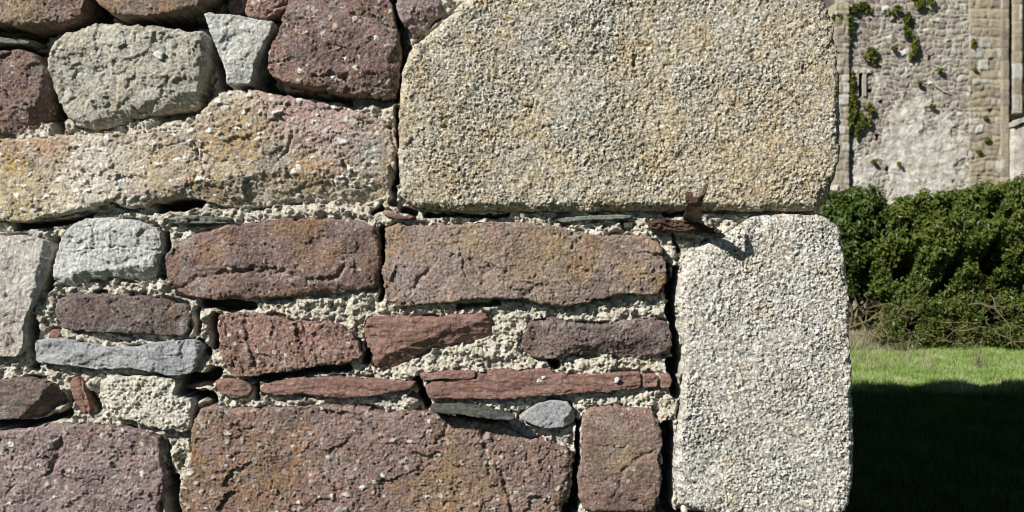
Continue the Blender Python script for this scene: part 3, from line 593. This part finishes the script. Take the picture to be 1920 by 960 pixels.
# panels of coursed rubble round the traced area
def panel(x0, x1, z0, z1, s, sp=.0045):
    xs = np.arange(x0, x1+sp/2, sp); zs = np.arange(z1, z0-sp/2, -sp)
    A, B = np.meshgrid(xs, zs)
    d, idr = course_field(A, B, .15, .26, s, .09)
    mA, mB = A*1000, B*1000
    hh, cc, pp = surf('sand', mA, -mB, 3+s); hm, c2, p2 = surf('mortar', mA, -mB, 9)
    d = d+.004*fbm(A, B, .03, 3, s+5)
    j = sstep(.016, .010, d)
    t = np.clip((d-.010)/.016, 0, 1)
    out = (hh*.001+.010+.010*(idr-.5))*(1-(1-t)**3)*(1-j)+j*(hm*.001-.014)-.004
    me = grid_mesh('masonry', A, -out-.0, B, np.ones((A.shape[0]-1, A.shape[1]-1), bool), {'tint': idr, 'joint': j})
    return link('masonry', me, M['rubble'], wall)
WX0, WX1, WZ0, WZ1 = (-90-960)/1000, .585, EYE+(480-1040)/1000, EYE+(480+75)/1000
panel(-2.3, WX0, 0, 3.0, 201, .006); panel(WX0, .52, WZ1, 3.0, 202, .005); panel(WX0, .60, -.05, WZ0, 203, .006)
def wall_core():
    # solid body behind the faces with a ragged ruined top; its shadow falls across the turf behind
    V = []; F = []
    xs = np.arange(-10.5, .50, .12)
    zt = 10.36+.42*fbm(xs, xs*0, 1.0, 5, 12, .6)+.10*(hsh(np.floor(xs/.25), xs*0, 4)-.5)
    zt = zt - .5*sstep(-.6, .6, xs)
    n = len(xs)
    for yy in (.1, .62):
        for i in range(n): V += [(xs[i], yy, -.3), (xs[i], yy, zt[i])]
    for i in range(n-1):
        a = 2*i
        F.append((a, a+2, a+3, a+1)); b = a+2*n
        F.append((b, b+1, b+3, b+2)); F.append((a+1, a+3, b+3, b+1))
    e = 2*(n-1); F.append((e, e+2*n, e+1+2*n, e+1)); F.append((0, 1, 1+2*n, 2*n))
    me = mesh_np('wall_core', V, F, False)
    o = link('wall_core', me, M['rubble'], wall)
wall_core()
def slab(x0, x1, z0, z1, y0, y1, name, mat, parent):
    V = [(x, y, z) for x in (x0, x1) for y in (y0, y1) for z in (z0, z1)]
    F = [(0,1,3,2),(4,6,7,5),(0,4,5,1),(2,3,7,6),(0,2,6,4),(1,5,7,3)]
    return link(name, mesh_np(name, V, F, False), mat, parent)
slab(-10.5, .50, 3.0, 9.2, -.004, .12, 'upper_masonry', M['rubble'], wall)
slab(-10.5, -2.3, -.3, 3.0, -.003, .12, 'side_masonry', M['rubble'], wall)

# ================================================================ IRON BRACKET, WOOD, SHELL
def rust_mat():
    m = NT('rusty_iron', .8, .3); m.b.inputs['Metallic'].default_value = .1
    a = m.noise(60, 6, .7, lo=.35, hi=.65)
    base = m.mix(a, (.04,.024,.019), (.16,.085,.062)); base = m.mix(m.noise(25, 4, .7, lo=.5, hi=.7), base, (.38,.25,.21))
    m.bump(m.noise(180, 5, .7), .0015, 1); return m.col(base)
M['rust'] = rust_mat()
def strip(name, pts, widths, thick, wdir, mat, parent=None, sub=10):
    """a forged bar: centre line pts, full widths along wdir, thickness across; slightly uneven"""
    pts = [Vector(p) for p in pts]; wd = Vector(wdir).normalized()
    V = []; F = []; fine = []; fw = []
    for i in range(len(pts)-1):
        for t in range(sub): fine.append(pts[i].lerp(pts[i+1], t/sub)); fw.append(widths[i]+(widths[i+1]-widths[i])*t/sub)
    fine.append(pts[-1]); fw.append(widths[-1])
    for i, (p, wv) in enumerate(zip(fine, fw)):
        tan = (fine[min(i+1, len(fine)-1)]-fine[max(i-1, 0)]).normalized()
        nrm = tan.cross(wd).normalized()
        j = 1+.05*math.sin(i*.45)+.03*math.sin(i*.27+2); hw = wv/2*j; ht = thick/2*(1+.08*math.sin(i*.4))
        for a, b in ((-1,-.7),(-.85,-1),(.85,-1),(1,-.7),(1,.7),(.85,1),(-.85,1),(-1,.7)): V.append(p+wd*a*hw+nrm*b*ht)
    for i in range(len(fine)-1):
        for j in range(8): F.append((i*8+j, i*8+(j+1) % 8, (i+1)*8+(j+1) % 8, (i+1)*8+j))
    me = bpy.data.meshes.new(name); n = len(fine)-1
    me.from_pydata([tuple(v) for v in V], [], F+[tuple(range(7, -1, -1)), tuple(n*8+j for j in range(8))])
    for p in me.polygons: p.use_smooth = False
    return link(name, me, mat, parent)
br = empty('iron_bracket', W(1300, 402, 0)); 
tag(br, 'rusty forged iron hook jutting from the joint below the buff granite', 'iron bracket')
def loc(p, base): return (p[0]-base.location.x, p[1]-base.location.y, p[2]-base.location.z)
B = lambda px, py, out: loc(W(960+(px-960)*(1-out/1880.0), 480+(py-480)*(1-out/1880.0), out), br)
strip('shank', [B(1298,412,-40), B(1298,412,10), B(1298,411,36)], [.030,.030,.028], .010, (1,0,0), M['rust'], br)
strip('upright', [B(1297,410,34), B(1299,398,62), B(1302,386,90), B(1304,375,112)], [.031,.030,.028,.026], .004, (1,.10,0), M['rust'], br)
strip('hook_bar', [B(1289,371,110), B(1298,375,114), B(1308,374,117), B(1317,367,117), B(1322,357,112), B(1324,348,106)], [.013,.013,.012,.012,.010,.007], .006, (.3,-.5,1), M['rust'], br, 6)
strip('rivet_tab', [B(1292,376,112), B(1292,368,112), B(1293,361,109)], [.013,.012,.009], .006, (1,0,0), M['rust'], br, 4)
def wood_mat():
    m = NT('weathered_wood', .9, .15)
    a = m.noise(40, 5, .7, stretch=(1,3,9,R(-6)), lo=.35, hi=.65)
    base = m.mix(a, (.05,.032,.025), (.19,.115,.085)); base = m.mix(m.noise(30, 3, lo=.6, hi=.75), base, (.26,.17,.12))
    m.bump(a, .003, 1); return m.col(base)
M['wood'] = wood_mat()
n0 = len(STONES)
wd = stone('wood_splinter', None, [(1212,414),(1240,411),(1280,414),(1308,420),(1335,426),(1351,434),(1346,440),(1322,438),(1290,436),(1250,434),(1216,431)], 'wood', 'slate', None, h0=30, edge=5, seed=71, sp=1.2, rough=1.2, k=5, amp=1.3, grooves=(([(1225,421),(1260,427),(1300,424),(1340,434)],2,6),([(1240,415),(1300,421)],1.2,4)))
tag(wd, 'dark brown rotten wood splinter lying in the joint below the iron hook', 'wood')
def shell():
    root = None
    V = []; F = []; nr, na = 16, 24
    c = W(1279, 951, 24)
    for i in range(nr+1):
        t = i/nr
        for j in range(na):
            a = 2*math.pi*j/na
            r = .0065*math.sin(math.pi*(.04+.92*t))**.7*(1+.07*math.cos(8*a)*t)*(1-.15*t)
            ax = (t-.5)*.021
            px = c[0]+r*math.cos(a)+ax*.28; pz = c[2]-ax+r*.15*math.cos(a); py = c[1]+r*math.sin(a)*.9
            V.append((px, py, pz))
    for i in range(nr):
        for j in range(na): F.append((i*na+j, i*na+(j+1) % na, (i+1)*na+(j+1) % na, (i+1)*na+j))
    m = NT('shell', .5, .4)
    me = mesh_np('snail_shell', V, F)
    o = link('snail_shell', me, m.col(m.mix(m.noise(300, 3, stretch=(3,3,.6)), (.45,.36,.25), (.85,.82,.74))))
    tag(o, 'tiny whitish ribbed shell in the dark gap under the whitish granite', 'shell')
shell()

# ================================================================ THE CASTLE BEHIND
CD = 22.0                                               # distance of its main face
cas = empty('castle_wall', (P(1740, 480, CD).x, CD-DIST, 0))
tag(cas, 'tall ruined castle wall of mottled grey and mauve masonry behind the bushes', 'castle')
mm, bb = rubble_mat('castle_masonry', [(0,(.15,.12,.12)),(.15,(.28,.225,.22)),(.3,(.42,.385,.33)),(.42,(.22,.175,.175)),(.55,(.33,.275,.27)),(.68,(.46,.44,.39)),(.8,(.28,.24,.215)),(.93,(.50,.48,.43)),(1,(.88,.87,.84))], (.54,.50,.40), 1.0)
pl = mm.attr('plaster')
bb = mm.mix(mm.math('MULTIPLY', mm.noise(3.5, 7, .8, lo=.52, hi=.62), .75), bb, (.24,.21,.16))
bb = mm.mix(mm.math('MULTIPLY', mm.noise(8, 6, .8, lo=.63, hi=.68), .85), bb, (.80,.78,.73))
bb = mm.mix(mm.math('MULTIPLY', mm.noise(2.2, 7, .8, lo=.56, hi=.66), .6), bb, (.38,.36,.20))
bb = mm.mix(pl, bb, mm.mix(mm.noise(6, 8, .85, lo=.38, hi=.62), (.40,.36,.29), (.86,.83,.76)))
bb = mm.mix(mm.math('MULTIPLY', mm.noise(1.6, 5, .7, lo=.55, hi=.7), .35), bb, (.22,.20,.17))
M['castle'] = mm.col(bb)
mm, bb = rubble_mat('ashlar', [(0,(.24,.19,.16)),(.2,(.40,.34,.24)),(.45,(.48,.42,.30)),(.62,(.30,.24,.21)),(.75,(.52,.47,.36)),(.88,(.40,.39,.36)),(1,(.66,.64,.58))], (.33,.30,.23), 1.2)
M['ashlar'] = mm.col(bb)
def cpx(px): return (px-960)*CD/FPX
def cpz(py): return EYE+(480-py)*CD/FPX
def cpanel(name, x0, x1, z0, z1, y, rowh, wid, s, mat, sp=.022, relief=.03, holes=(), plaster=None, warp=.03, top=None, rnd=0):
    xs = np.linspace(x0, x1, int((x1-x0)/sp)+1); zs = np.linspace(z1, z0, int((z1-z0)/sp)+1)
    A, B2 = np.meshgrid(xs, zs)
    d, idr = course_field(A, B2, rowh, wid, s, warp)
    j = sstep(.022, .006, d)
    out = relief*(sstep(0, .04, d)-1+ .9*(idr-.5)) + relief*.7*fbm(A, B2, .12, 4, s)
    at = {'tint': idr, 'joint': j*.8, 'plaster': np.zeros_like(A)}
    if plaster is not None:
        pm = plaster(A, B2); at['plaster'] = pm; at['joint'] = j*.8*(1-pm)
        out = out*(1-pm)+pm*(.006+.03*fbm(A, B2, .3, 6, s+9, .6))
    for (hx0, hx1, hz0, hz1, dp) in holes:
        mk = (A > hx0) & (A < hx1) & (B2 > hz0) & (B2 < hz1); out = np.where(mk, -dp, out)
    if top is not None:
        zt = top(A); B2 = np.minimum(B2, zt)
    # closed edges: fold the border back into the wall
    Yv = y-out
    for sl in (np.s_[0, :], np.s_[-1, :], np.s_[:, 0], np.s_[:, -1]): Yv[sl] = y+.75
    me = grid_mesh(name, A-cas.location.x, Yv-cas.location.y, B2, np.ones((A.shape[0]-1, A.shape[1]-1), bool), at)
    return link(name, me, M[mat], cas)
def plast(A, B2):
    cx, cz = cpx(1715), cpz(315)
    q = np.hypot((A-cx)/(1.15), (B2-cz)/1.25)
    return sstep(1.15, .85, q+.75*fbm(A, B2, .6, 6, 77, .65))*.9
YC = CD-DIST
def ctop(A): return 9.2+.15*fbm(A, A*0, .6, 3, 5)
cpanel('main_wall', cpx(1585), cpx(1890), .2, 9.3, YC, .10, .14, 301, 'castle', sp=.017, relief=.024, warp=.07,
       holes=[(cpx(1609.5),cpx(1617.5),cpz(180),cpz(138),.45),(cpx(1740),cpx(1746),cpz(114),cpz(105),.35),(cpx(1625),cpx(1636),cpz(173),cpz(167),.2),(cpx(1643),cpx(1648),cpz(263),cpz(252),.3),(cpx(1662),cpx(1667),cpz(322),cpz(312),.25),(cpx(1650),cpx(1656),cpz(193),cpz(188),.2)],
       plaster=plast, top=ctop)
cpanel('corner_buttress', cpx(1563), cpx(1591), .2, cpz(5), YC-.12, .19, .22, 302, 'ashlar', relief=.026, warp=.05)
cpanel('flat_pilaster', cpx(1815), cpx(1886), .2, 9.0, YC-.06, .17, .27, 303, 'ashlar', relief=.026, warp=.06,
       holes=[(cpx(1852),cpx(1858),cpz(214),cpz(205),.3)])
cpanel('shaft', cpx(1872), cpx(1889), .2, 9.0, YC-.13, .26, .30, 304, 'ashlar', relief=.012)
cpanel('recess_wall', cpx(1888), cpx(2250), .2, 9.2, YC+.1, .15, .25, 305, 'castle', top=ctop, plaster=lambda A, B2: sstep(cpz(225), cpz(240), B2)*.9)
cpanel('shaft', cpx(1894), cpx(1914), cpz(215), 9.0, YC-.12, .26, .30, 306, 'ashlar', relief=.012)
cpanel('flat_pilaster', cpx(1925), cpx(1985), cpz(225), 9.0, YC-.10, .215, .36, 307, 'ashlar', relief=.022)
def cbox(name, x0, x1, z0, z1, y0, y1, mat, slope=0, seed=0):
    n = 14; V = []; F = []
    for i in range(n+1):
        t = i/n; x = x0+(x1-x0)*t; dz = slope*t+.014*math.sin(seed+i*2.1)
        for (yy, zz) in ((y0, z0), (y0, z1), (y1, z1+.0), (y1, z0)): V.append((x-cas.location.x, yy+.01*math.sin(seed+i*1.3)-cas.location.y, zz+dz))
    for i in range(n):
        for j in range(4): F.append((i*4+j, i*4+(j+1) % 4, i*4+4+(j+1) % 4, i*4+4+j))
    me = bpy.data.meshes.new(name); me.from_pydata(V, [], F+[(3,2,1,0), tuple(n*4+j for j in range(4))]); return link(name, me, M[mat], cas)
m = NT('pale_dressed_stone', .9, .1); M['palestone'] = m.col(m.mix(m.noise(14, 5, .7, lo=.3, hi=.7), (.36,.33,.27), (.62,.60,.53)))
m.bump(m.noise(60, 4), .01, 1)
cbox('slit_lintel', cpx(1598), cpx(1632), cpz(137), cpz(130), YC-.035, YC+.2, 'palestone')
cbox('slit_jamb', cpx(1603), cpx(1609.5), cpz(180), cpz(138), YC-.03, YC+.2, 'palestone', seed=2)
cbox('slit_jamb', cpx(1617.5), cpx(1624), cpz(180), cpz(138), YC-.03, YC+.2, 'palestone', seed=3)
cbox('sloping_coping', cpx(1886), cpx(1990), cpz(240), cpz(232), YC-.35, YC+.2, 'palestone', slope=.45, seed=4)
cpanel('rendered_block', cpx(1887), cpx(1990), .2, cpz(238), YC-.28, .3, .5, 308, 'castle', relief=.02, plaster=lambda A, B2: np.clip(.85+.3*fbm(A, B2, .4, 4, 3), 0, 1))
# the white raking flashing of a lost roof
for (a, b, c_, d_) in ((1741,143,1770,172),):
    n = 10; pts = []
    o = strip('raking_weathering', [(cpx(a)-cas.location.x, YC-.02-cas.location.y, cpz(b)), (cpx(1755)-cas.location.x, YC-.02-cas.location.y, cpz(161)), (cpx(c_)-cas.location.x, YC-.02-cas.location.y, cpz(d_)), (cpx(1784)-cas.location.x, YC+.01-cas.location.y, cpz(177))], [.03,.05,.035,.01], .02, (.6,0,.8), M['palestone'], cas, 5)
cb = slab(cpx(1592)-cas.location.x, cpx(2250)-cas.location.x, .1, 8.9, .5, 2.0, 'wall_body', M['castle'], cas)

# ================================================================ LEAVES
def leaf_mat(name, c0, c1, c2, rough=.45, spec=.4):
    m = NT(name, rough, spec)
    base = m.ramp(m.attr('rnd'), [(0, c0), (.5, c1), (.86, tuple((a+b)/2 for a, b in zip(c1, c2))), (1, c2)])
    base = m.mix(m.math('MULTIPLY', m.noise(1.7, 4, .6, lo=.45, hi=.7), .4), base, m.mix(1.0, base, (1.3,1.0,.5), 'MULTIPLY'))
    m.col(base)
    tr = m.N.new('ShaderNodeBsdfTranslucent'); m.L.new(base, tr.inputs[0])
    mx = m.N.new('ShaderNodeMixShader'); mx.inputs[0].default_value = .22
    m.L.new(m.b.outputs[0], mx.inputs[1]); m.L.new(tr.outputs[0], mx.inputs[2])
    m.L.new(mx.outputs[0], m.N['Material Output'].inputs[0]); return m.m
M['leaf_dark'] = leaf_mat('laurel_leaf', (.035,.068,.014), (.080,.130,.024), (.13,.16,.04))
M['leaf_bush'] = leaf_mat('bush_leaf', (.045,.085,.014), (.130,.190,.030), (.14,.12,.04))
M['leaf_ivy'] = leaf_mat('ivy_leaf', (.07,.10,.015), (.14,.18,.028), (.24,.24,.05), .6, .2)
def leaves(cent, nrm, size, rs, asp=.55):
    n = len(cent)
    nrm = nrm/np.linalg.norm(nrm, axis=1, keepdims=True)
    t = rs.normal(size=(n, 3)); t[:, 2] -= .5; t -= nrm*np.sum(t*nrm, 1, keepdims=True); t /= np.linalg.norm(t, axis=1, keepdims=True)
    b = np.cross(nrm, t); s = size[:, None]
    up = nrm*s*.18
    V = np.stack([cent-t*s*.5, cent+b*s*asp*.5+up, cent+t*s*.5-up*.6, cent-b*s*asp*.5+up], 1).reshape(-1, 3)
    i = np.arange(n)*4
    F = np.concatenate([np.stack([i, i+1, i+2], 1), np.stack([i, i+2, i+3], 1)])
    return V, F, np.repeat(rs.rand(n), 4)
def foliage(name, blobs, n, size, mat, parent, seed, org, asp=.55, shell=.35, outn=.9, gap=-.28, ns=.34, bu=.20):
    rs = np.random.RandomState(seed)
    vol = np.array([b[3]*b[5] for b in blobs]); pick = rs.choice(len(blobs), n, p=vol/vol.sum())
    B_ = np.array(blobs)[pick]
    u = rs.normal(size=(n, 3)); u /= np.linalg.norm(u, axis=1, keepdims=True)
    u[:, 1] = np.where(rs.rand(n) < .6, -np.abs(u[:, 1]), u[:, 1])
    bump = 1+bu*fbm(u[:, 0]*2.8+pick*7.1, u[:, 2]*2.8+u[:, 1]*1.7+pick*3.3, 1.0, 3, seed)
    r = (1-shell*rs.rand(n)**1.6)*bump
    c = B_[:, :3]+u*B_[:, 3:6]*r[:, None]
    cl = fbm(c[:, 0]*1.0, c[:, 2]*(1.0 if ns > .2 else .55)+c[:, 1]*.8, ns, 3, seed+5) > gap    # gaps between twigs
    c = c[cl]; u = u[cl]
    nr = u*outn+rs.normal(size=c.shape)*.55+np.array([0, -.1, .35])
    V, F, rn = leaves(c-np.array(org), nr, size*rs.uniform(.6, 1.3, len(c)), rs, asp)
    return link(name, mesh_np(name, V, F, False, {'rnd': rn}), M[mat], parent)
def twig_mat():
    m = NT('twig_bark', .9, .1); return m.col(m.mix(m.noise(6, 5, .7), (.10,.085,.045), (.26,.22,.13)))
M['twig'] = twig_mat()
def twigs(name, starts, parent, seed, org, ln=1.0, thick=.016, steps=9, updir=(0,0,.6)):
    rs = np.random.RandomState(seed); V = []; F = []
    for st in starts:
        p = np.array(st, float); d = rs.normal(size=3)*np.array([1, .5, .5])+np.array(updir); d /= np.linalg.norm(d)
        L = ln*rs.uniform(.5, 1.4)/steps; r0 = thick*rs.uniform(.4, 1.2); b0 = len(V)
        for k in range(steps+1):
            r = r0*(1-.75*k/steps)
            a = np.cross(d, [0, 1, .1]); a /= np.linalg.norm(a)+1e-9; b = np.cross(d, a)
            for q in range(4):
                an = q*math.pi/2; V.append(p-np.array(org)+a*r*math.cos(an)+b*r*math.sin(an))
            p = p+d*L; d = d+rs.normal(size=3)*.28; d /= np.linalg.norm(d)
        for k in range(steps):
            for q in range(4): F.append((b0+k*4+q, b0+k*4+(q+1) % 4, b0+k*4+4+(q+1) % 4, b0+k*4+4+q))
    return link(name, mesh_np(name, V, F, True), M['twig'], parent)

def blob(px, py, dist, rx, ry, rz): v = P(px, py, dist); return (v.x, v.y, v.z, rx, ry, rz)
# left dark bush
o1 = P(1610, 640, 17.6); o1.z = float(gz(o1.x, o1.y))
b1 = empty('laurel_bush', o1); tag(b1, 'rounded dark glossy bush against the cornerstone in front of the castle', 'bush')
foliage('foliage', [blob(1610,392,17.6,.50,.5,.40), blob(1590,425,17.5,.45,.5,.45), blob(1640,410,17.8,.36,.45,.38), blob(1585,480,17.5,.35,.4,.42), blob(1612,455,17.4,.34,.4,.40), blob(1560,400,17.8,.5,.5,.4), blob(1575,540,17.6,.28,.3,.35)], 11000, .095, 'leaf_dark', b1, 5, o1, .5, .5)
twigs('branches', [(o1.x+RS.uniform(-.5,.3), o1.y+RS.uniform(-.2,.3), o1.z) for _ in range(26)], b1, 6, o1, 1.8, .03, 10, (0,0,1.6))
# big bush
o2 = P(1780, 640, 17.6); o2.z = float(gz(o2.x, o2.y))
b2 = empty('spreading_bush', o2); tag(b2, 'wide olive-green bush with bare tangled branches at its base', 'bush')
rs = np.random.RandomState(3); bl = []
for px, py, rr in [(1700,430,.50),(1745,400,.45),(1690,470,.45),(1660,500,.38),(1790,392,.42),(1840,385,.45),(1890,378,.45),(1940,375,.5),(1760,450,.55),(1820,440,.55),(1880,435,.55),(1940,430,.6),(1720,500,.50),(1780,505,.5),(1840,500,.5),(1900,500,.5),(1960,495,.5),(1655,530,.30),(1700,540,.32),(1760,548,.32),(1830,545,.32),(1890,545,.35),(2000,420,.7),(2060,440,.7),(2020,510,.6),(1735,380,.25),(1860,365,.22),(1910,362,.2),(1690,410,.32),(1650,480,.25),(1630,520,.22)]:
    bl.append(blob(px, py, 17.2+rs.uniform(-.35,.4), rr, rr*.9, rr*.85))
back = [(b[0], b[1]+.75, b[2]-.1, b[3]*1.15, b[4], b[5]*1.1) for b in bl]+[blob(px_, 590, 18.1, .6, .3, .5) for px_ in range(1680, 2080, 45)]
foliage('foliage', back, 26000, .15, 'leaf_bush', b2, 8, o2, .6, .9, .6, -9)
foliage('foliage', bl, 66000, .085, 'leaf_bush', b2, 9, o2, .5, .5, .9, -.12, .36, .42)
st = []
for _ in range(230):
    px = rs.uniform(1625, 2050); py = rs.uniform(565, 655); d = rs.uniform(16.4, 17.6); v = P(px, py, d); st.append((v.x, v.y, v.z))
twigs('branches', st, b2, 10, o2, .8, .009, 9, (0,0,.15))
twigs('branches', [(P(rs.uniform(1650,2050), 650, 17.4).x, P(1700,650,rs.uniform(17,18)).y, o2.z) for _ in range(60)], b2, 12, o2, 1.4, .02, 10, (0,0,1.2))
foliage('low_leaves', [blob(rs.uniform(1640,2050), rs.uniform(560,652), 16.8, .26, .3, .2) for _ in range(110)], 17000, .07, 'leaf_bush', b2, 15, o2, .5, .9, .4)

# ivy and tufts on the castle: each clump its own thing
def ivy(name, cat, label, spots, n, size, seed, group=None, mat='leaf_ivy', gap=.02):
    px, py = spots[0][:2]; yy = YC-.02
    org = Vector((cpx(px), yy, cpz(py)))
    bl = [(cpx(a), yy-.05, cpz(b), ra*1.35*CD/FPX, .06, rb*1.2*CD/FPX) for a, b, ra, rb in spots]
    o = foliage(name, bl, int(n*3), size*.8, mat, None, seed, org, .8, .95, .5, gap, .13, .5)
    o.location = org; tag(o, label, cat, group)
G = 'ivy clumps growing on the castle wall'
ivy('ivy', 'ivy', 'tallest ivy strand, hanging beside the arrow slit', [(1596,170,5,26),(1597,215,8,26),(1604,238,11,14),(1613,222,9,9),(1626,205,7,9),(1622,228,6,8),(1594,150,4,12)], 2600, .085, 31, G)
ivy('ivy', 'ivy', 'ivy patch above the arrow slit', [(1630,100,8,7),(1640,112,6,8),(1625,108,6,5)], 500, .08, 32, G)
ivy('ivy', 'ivy', 'ivy hanging in two tails near the wall top', [(1702,40,7,12),(1698,60,5,9),(1712,88,4,17),(1708,108,3,6)], 900, .08, 33, G)
ivy('ivy', 'ivy', 'ivy tuft at the top left of the castle', [(1611,15,11,8),(1600,20,6,4),(1625,22,5,3)], 600, .08, 34, G)
ivy('ivy', 'ivy', 'ivy tuft cut by the top edge right of the tailed one', [(1730,3,14,8),(1722,12,5,5)], 500, .08, 35, G)
ivy('ivy', 'ivy', 'flat ivy streak just below the wall top', [(1664,25,9,4),(1682,17,5,5)], 350, .075, 36, G)
ivy('ivy', 'ivy', 'ivy strand beside the corner buttress', [(1592,60,4,16),(1592,38,5,8)], 600, .08, 37, G, 'leaf_dark')
ivy('ivy', 'ivy', 'yellow-green ivy fringe on the corner buttress', [(1570,35,9,6),(1580,30,6,4)], 300, .07, 38, G)
T = 'small weed tufts rooted in the castle masonry'
for k, (px, py, r, lab) in enumerate([(1746,200,5,'round green tuft near the middle of the castle wall'),(1848,263,6,'round green tuft low on the tan pilaster'),(1760,132,5,'tuft above the white raking ledge'),(1822,62+20,4,'long thin tuft on the upper tan pilaster'),(1825,132,3,'small tuft on the tan pilaster below the long thin one'),(1845,222,4,'tuft beside the hole in the tan pilaster'),(1833,285,5,'lowest tuft on the tan pilaster'),(1722,157,4,'tuft below the long ivy tails'),(1636,303,4,'tuft low on the plain wall above the dark bush'),(1683,307,3,'tiny tuft on the pale plaster'),(1675,92,6,'yellowish tuft left of the ivy tails')]):
    ivy('weed_tuft', 'weed', lab, [(px, py, r*.62, r*(1.9 if px == 1822 else .55))], 60, .07, 50+k, T, gap=-9)

# ================================================================ GRASS
m = NT('grass_blade', .7, .2)
gb = m.ramp(m.attr('rnd'), [(0,(.15,.24,.06)),(.45,(.28,.42,.11)),(.78,(.43,.54,.18)),(1,(.60,.57,.37))])
M['grass'] = m.col(gb)
_tr = m.N.new('ShaderNodeBsdfTranslucent'); m.L.new(gb, _tr.inputs[0]); _mx = m.N.new('ShaderNodeMixShader'); _mx.inputs[0].default_value = .35
m.L.new(m.b.outputs[0], _mx.inputs[1]); m.L.new(_tr.outputs[0], _mx.inputs[2]); m.L.new(_mx.outputs[0], m.N['Material Output'].inputs[0])
m = NT('dry_stem', .9, .1); M['dry'] = m.col(m.mix(m.attr('rnd'), (.18,.165,.085), (.42,.38,.25)))
def blades(name, n, fx, hmin, hmax, mat, seed, wid=.006):
    rs = np.random.RandomState(seed); x, y = fx(rs, n); n = len(x)
    z = gz(x, y); hgt = rs.uniform(hmin, hmax, n)*(1+.6*fbm(x, y, .5, 3, seed)+.3*fbm(x, y, .15, 2, seed+1)); hgt = np.maximum(hgt, .02); a = rs.uniform(0, 2*math.pi, n); ln = rs.uniform(.05, .6, n)*hgt; la = rs.uniform(0, 2*math.pi, n)
    wx = np.cos(a)*wid; wy = np.sin(a)*wid
    b = np.stack([x, y, z-.01], 1); o1_ = np.stack([wx, wy, 0*x], 1)
    tip = b+np.stack([np.cos(la)*ln, np.sin(la)*ln, hgt], 1); mid = (b+tip)/2+np.stack([0*x, 0*x, hgt*.12], 1)
    V = np.stack([b-o1_, b+o1_, mid+o1_*.7, mid-o1_*.7, tip], 1).reshape(-1, 3)
    i = np.arange(n)*5
    F = np.concatenate([np.stack([i, i+1, i+2], 1), np.stack([i, i+2, i+3], 1), np.stack([i+3, i+2, i+4], 1)])
    return link(name, mesh_np(name, V, F, False, {'rnd': np.repeat(np.clip(rs.rand(n)*.75+.12+.42*fbm(x, y, .7, 3, seed+3)+.15*fbm(x, y, .2, 2, seed+4), 0, 1), 5)}), M[mat])
def lit(rs, n):
    y = rs.uniform(9.8, 15.6, n); x = np.where(rs.rand(n) < .86, rs.uniform(3.4, 8.3, n), rs.uniform(-1.5, 3.4, n)); return x, y
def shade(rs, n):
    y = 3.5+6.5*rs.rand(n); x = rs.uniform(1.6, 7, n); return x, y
tag(blades('grass', 220000, lit, .05, .13, 'grass', 71, .006), 'short green grass strip between the shadow and the bushes', 'grass', kind='stuff')
M['grass_dark'] = leaf_mat('grass_blade_shaded', (.05,.09,.02), (.08,.14,.03), (.12,.15,.05), .8, .1)  # darker copy of the grass for the shadowed turf, shade painted into its colour
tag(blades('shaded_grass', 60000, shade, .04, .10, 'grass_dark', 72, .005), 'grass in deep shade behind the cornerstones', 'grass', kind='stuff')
def drybank(rs, n):
    return np.concatenate([rs.uniform(5.3, 6.3, n//2), rs.uniform(5.3, 6.6, n-n//2)]), np.concatenate([rs.uniform(14.6, 15.6, n//2), rs.uniform(15.2, 18.0, n-n//2)])
tag(blades('dry_grass', 9000, drybank, .08, .24, 'dry', 73, .005), 'pale dry stems under the bushes', 'dry grass', kind='stuff')
def tufts(rs, n):
    c = np.array([(P(px, 700, 14.2+rs.uniform(-.8,.8)).x, 12.2+rs.uniform(-.8,.9)) for px in (1655,1690,1744,1832,1915,1620)])
    k = rs.randint(0, len(c), n); return c[k, 0]+rs.normal(size=n)*.06, c[k, 1]+rs.normal(size=n)*.1
tag(blades('dry_stems', 260, tufts, .2, .42, 'dry', 74, .004), 'sparse bleached stalks standing in the green grass', 'dry grass', kind='stuff')
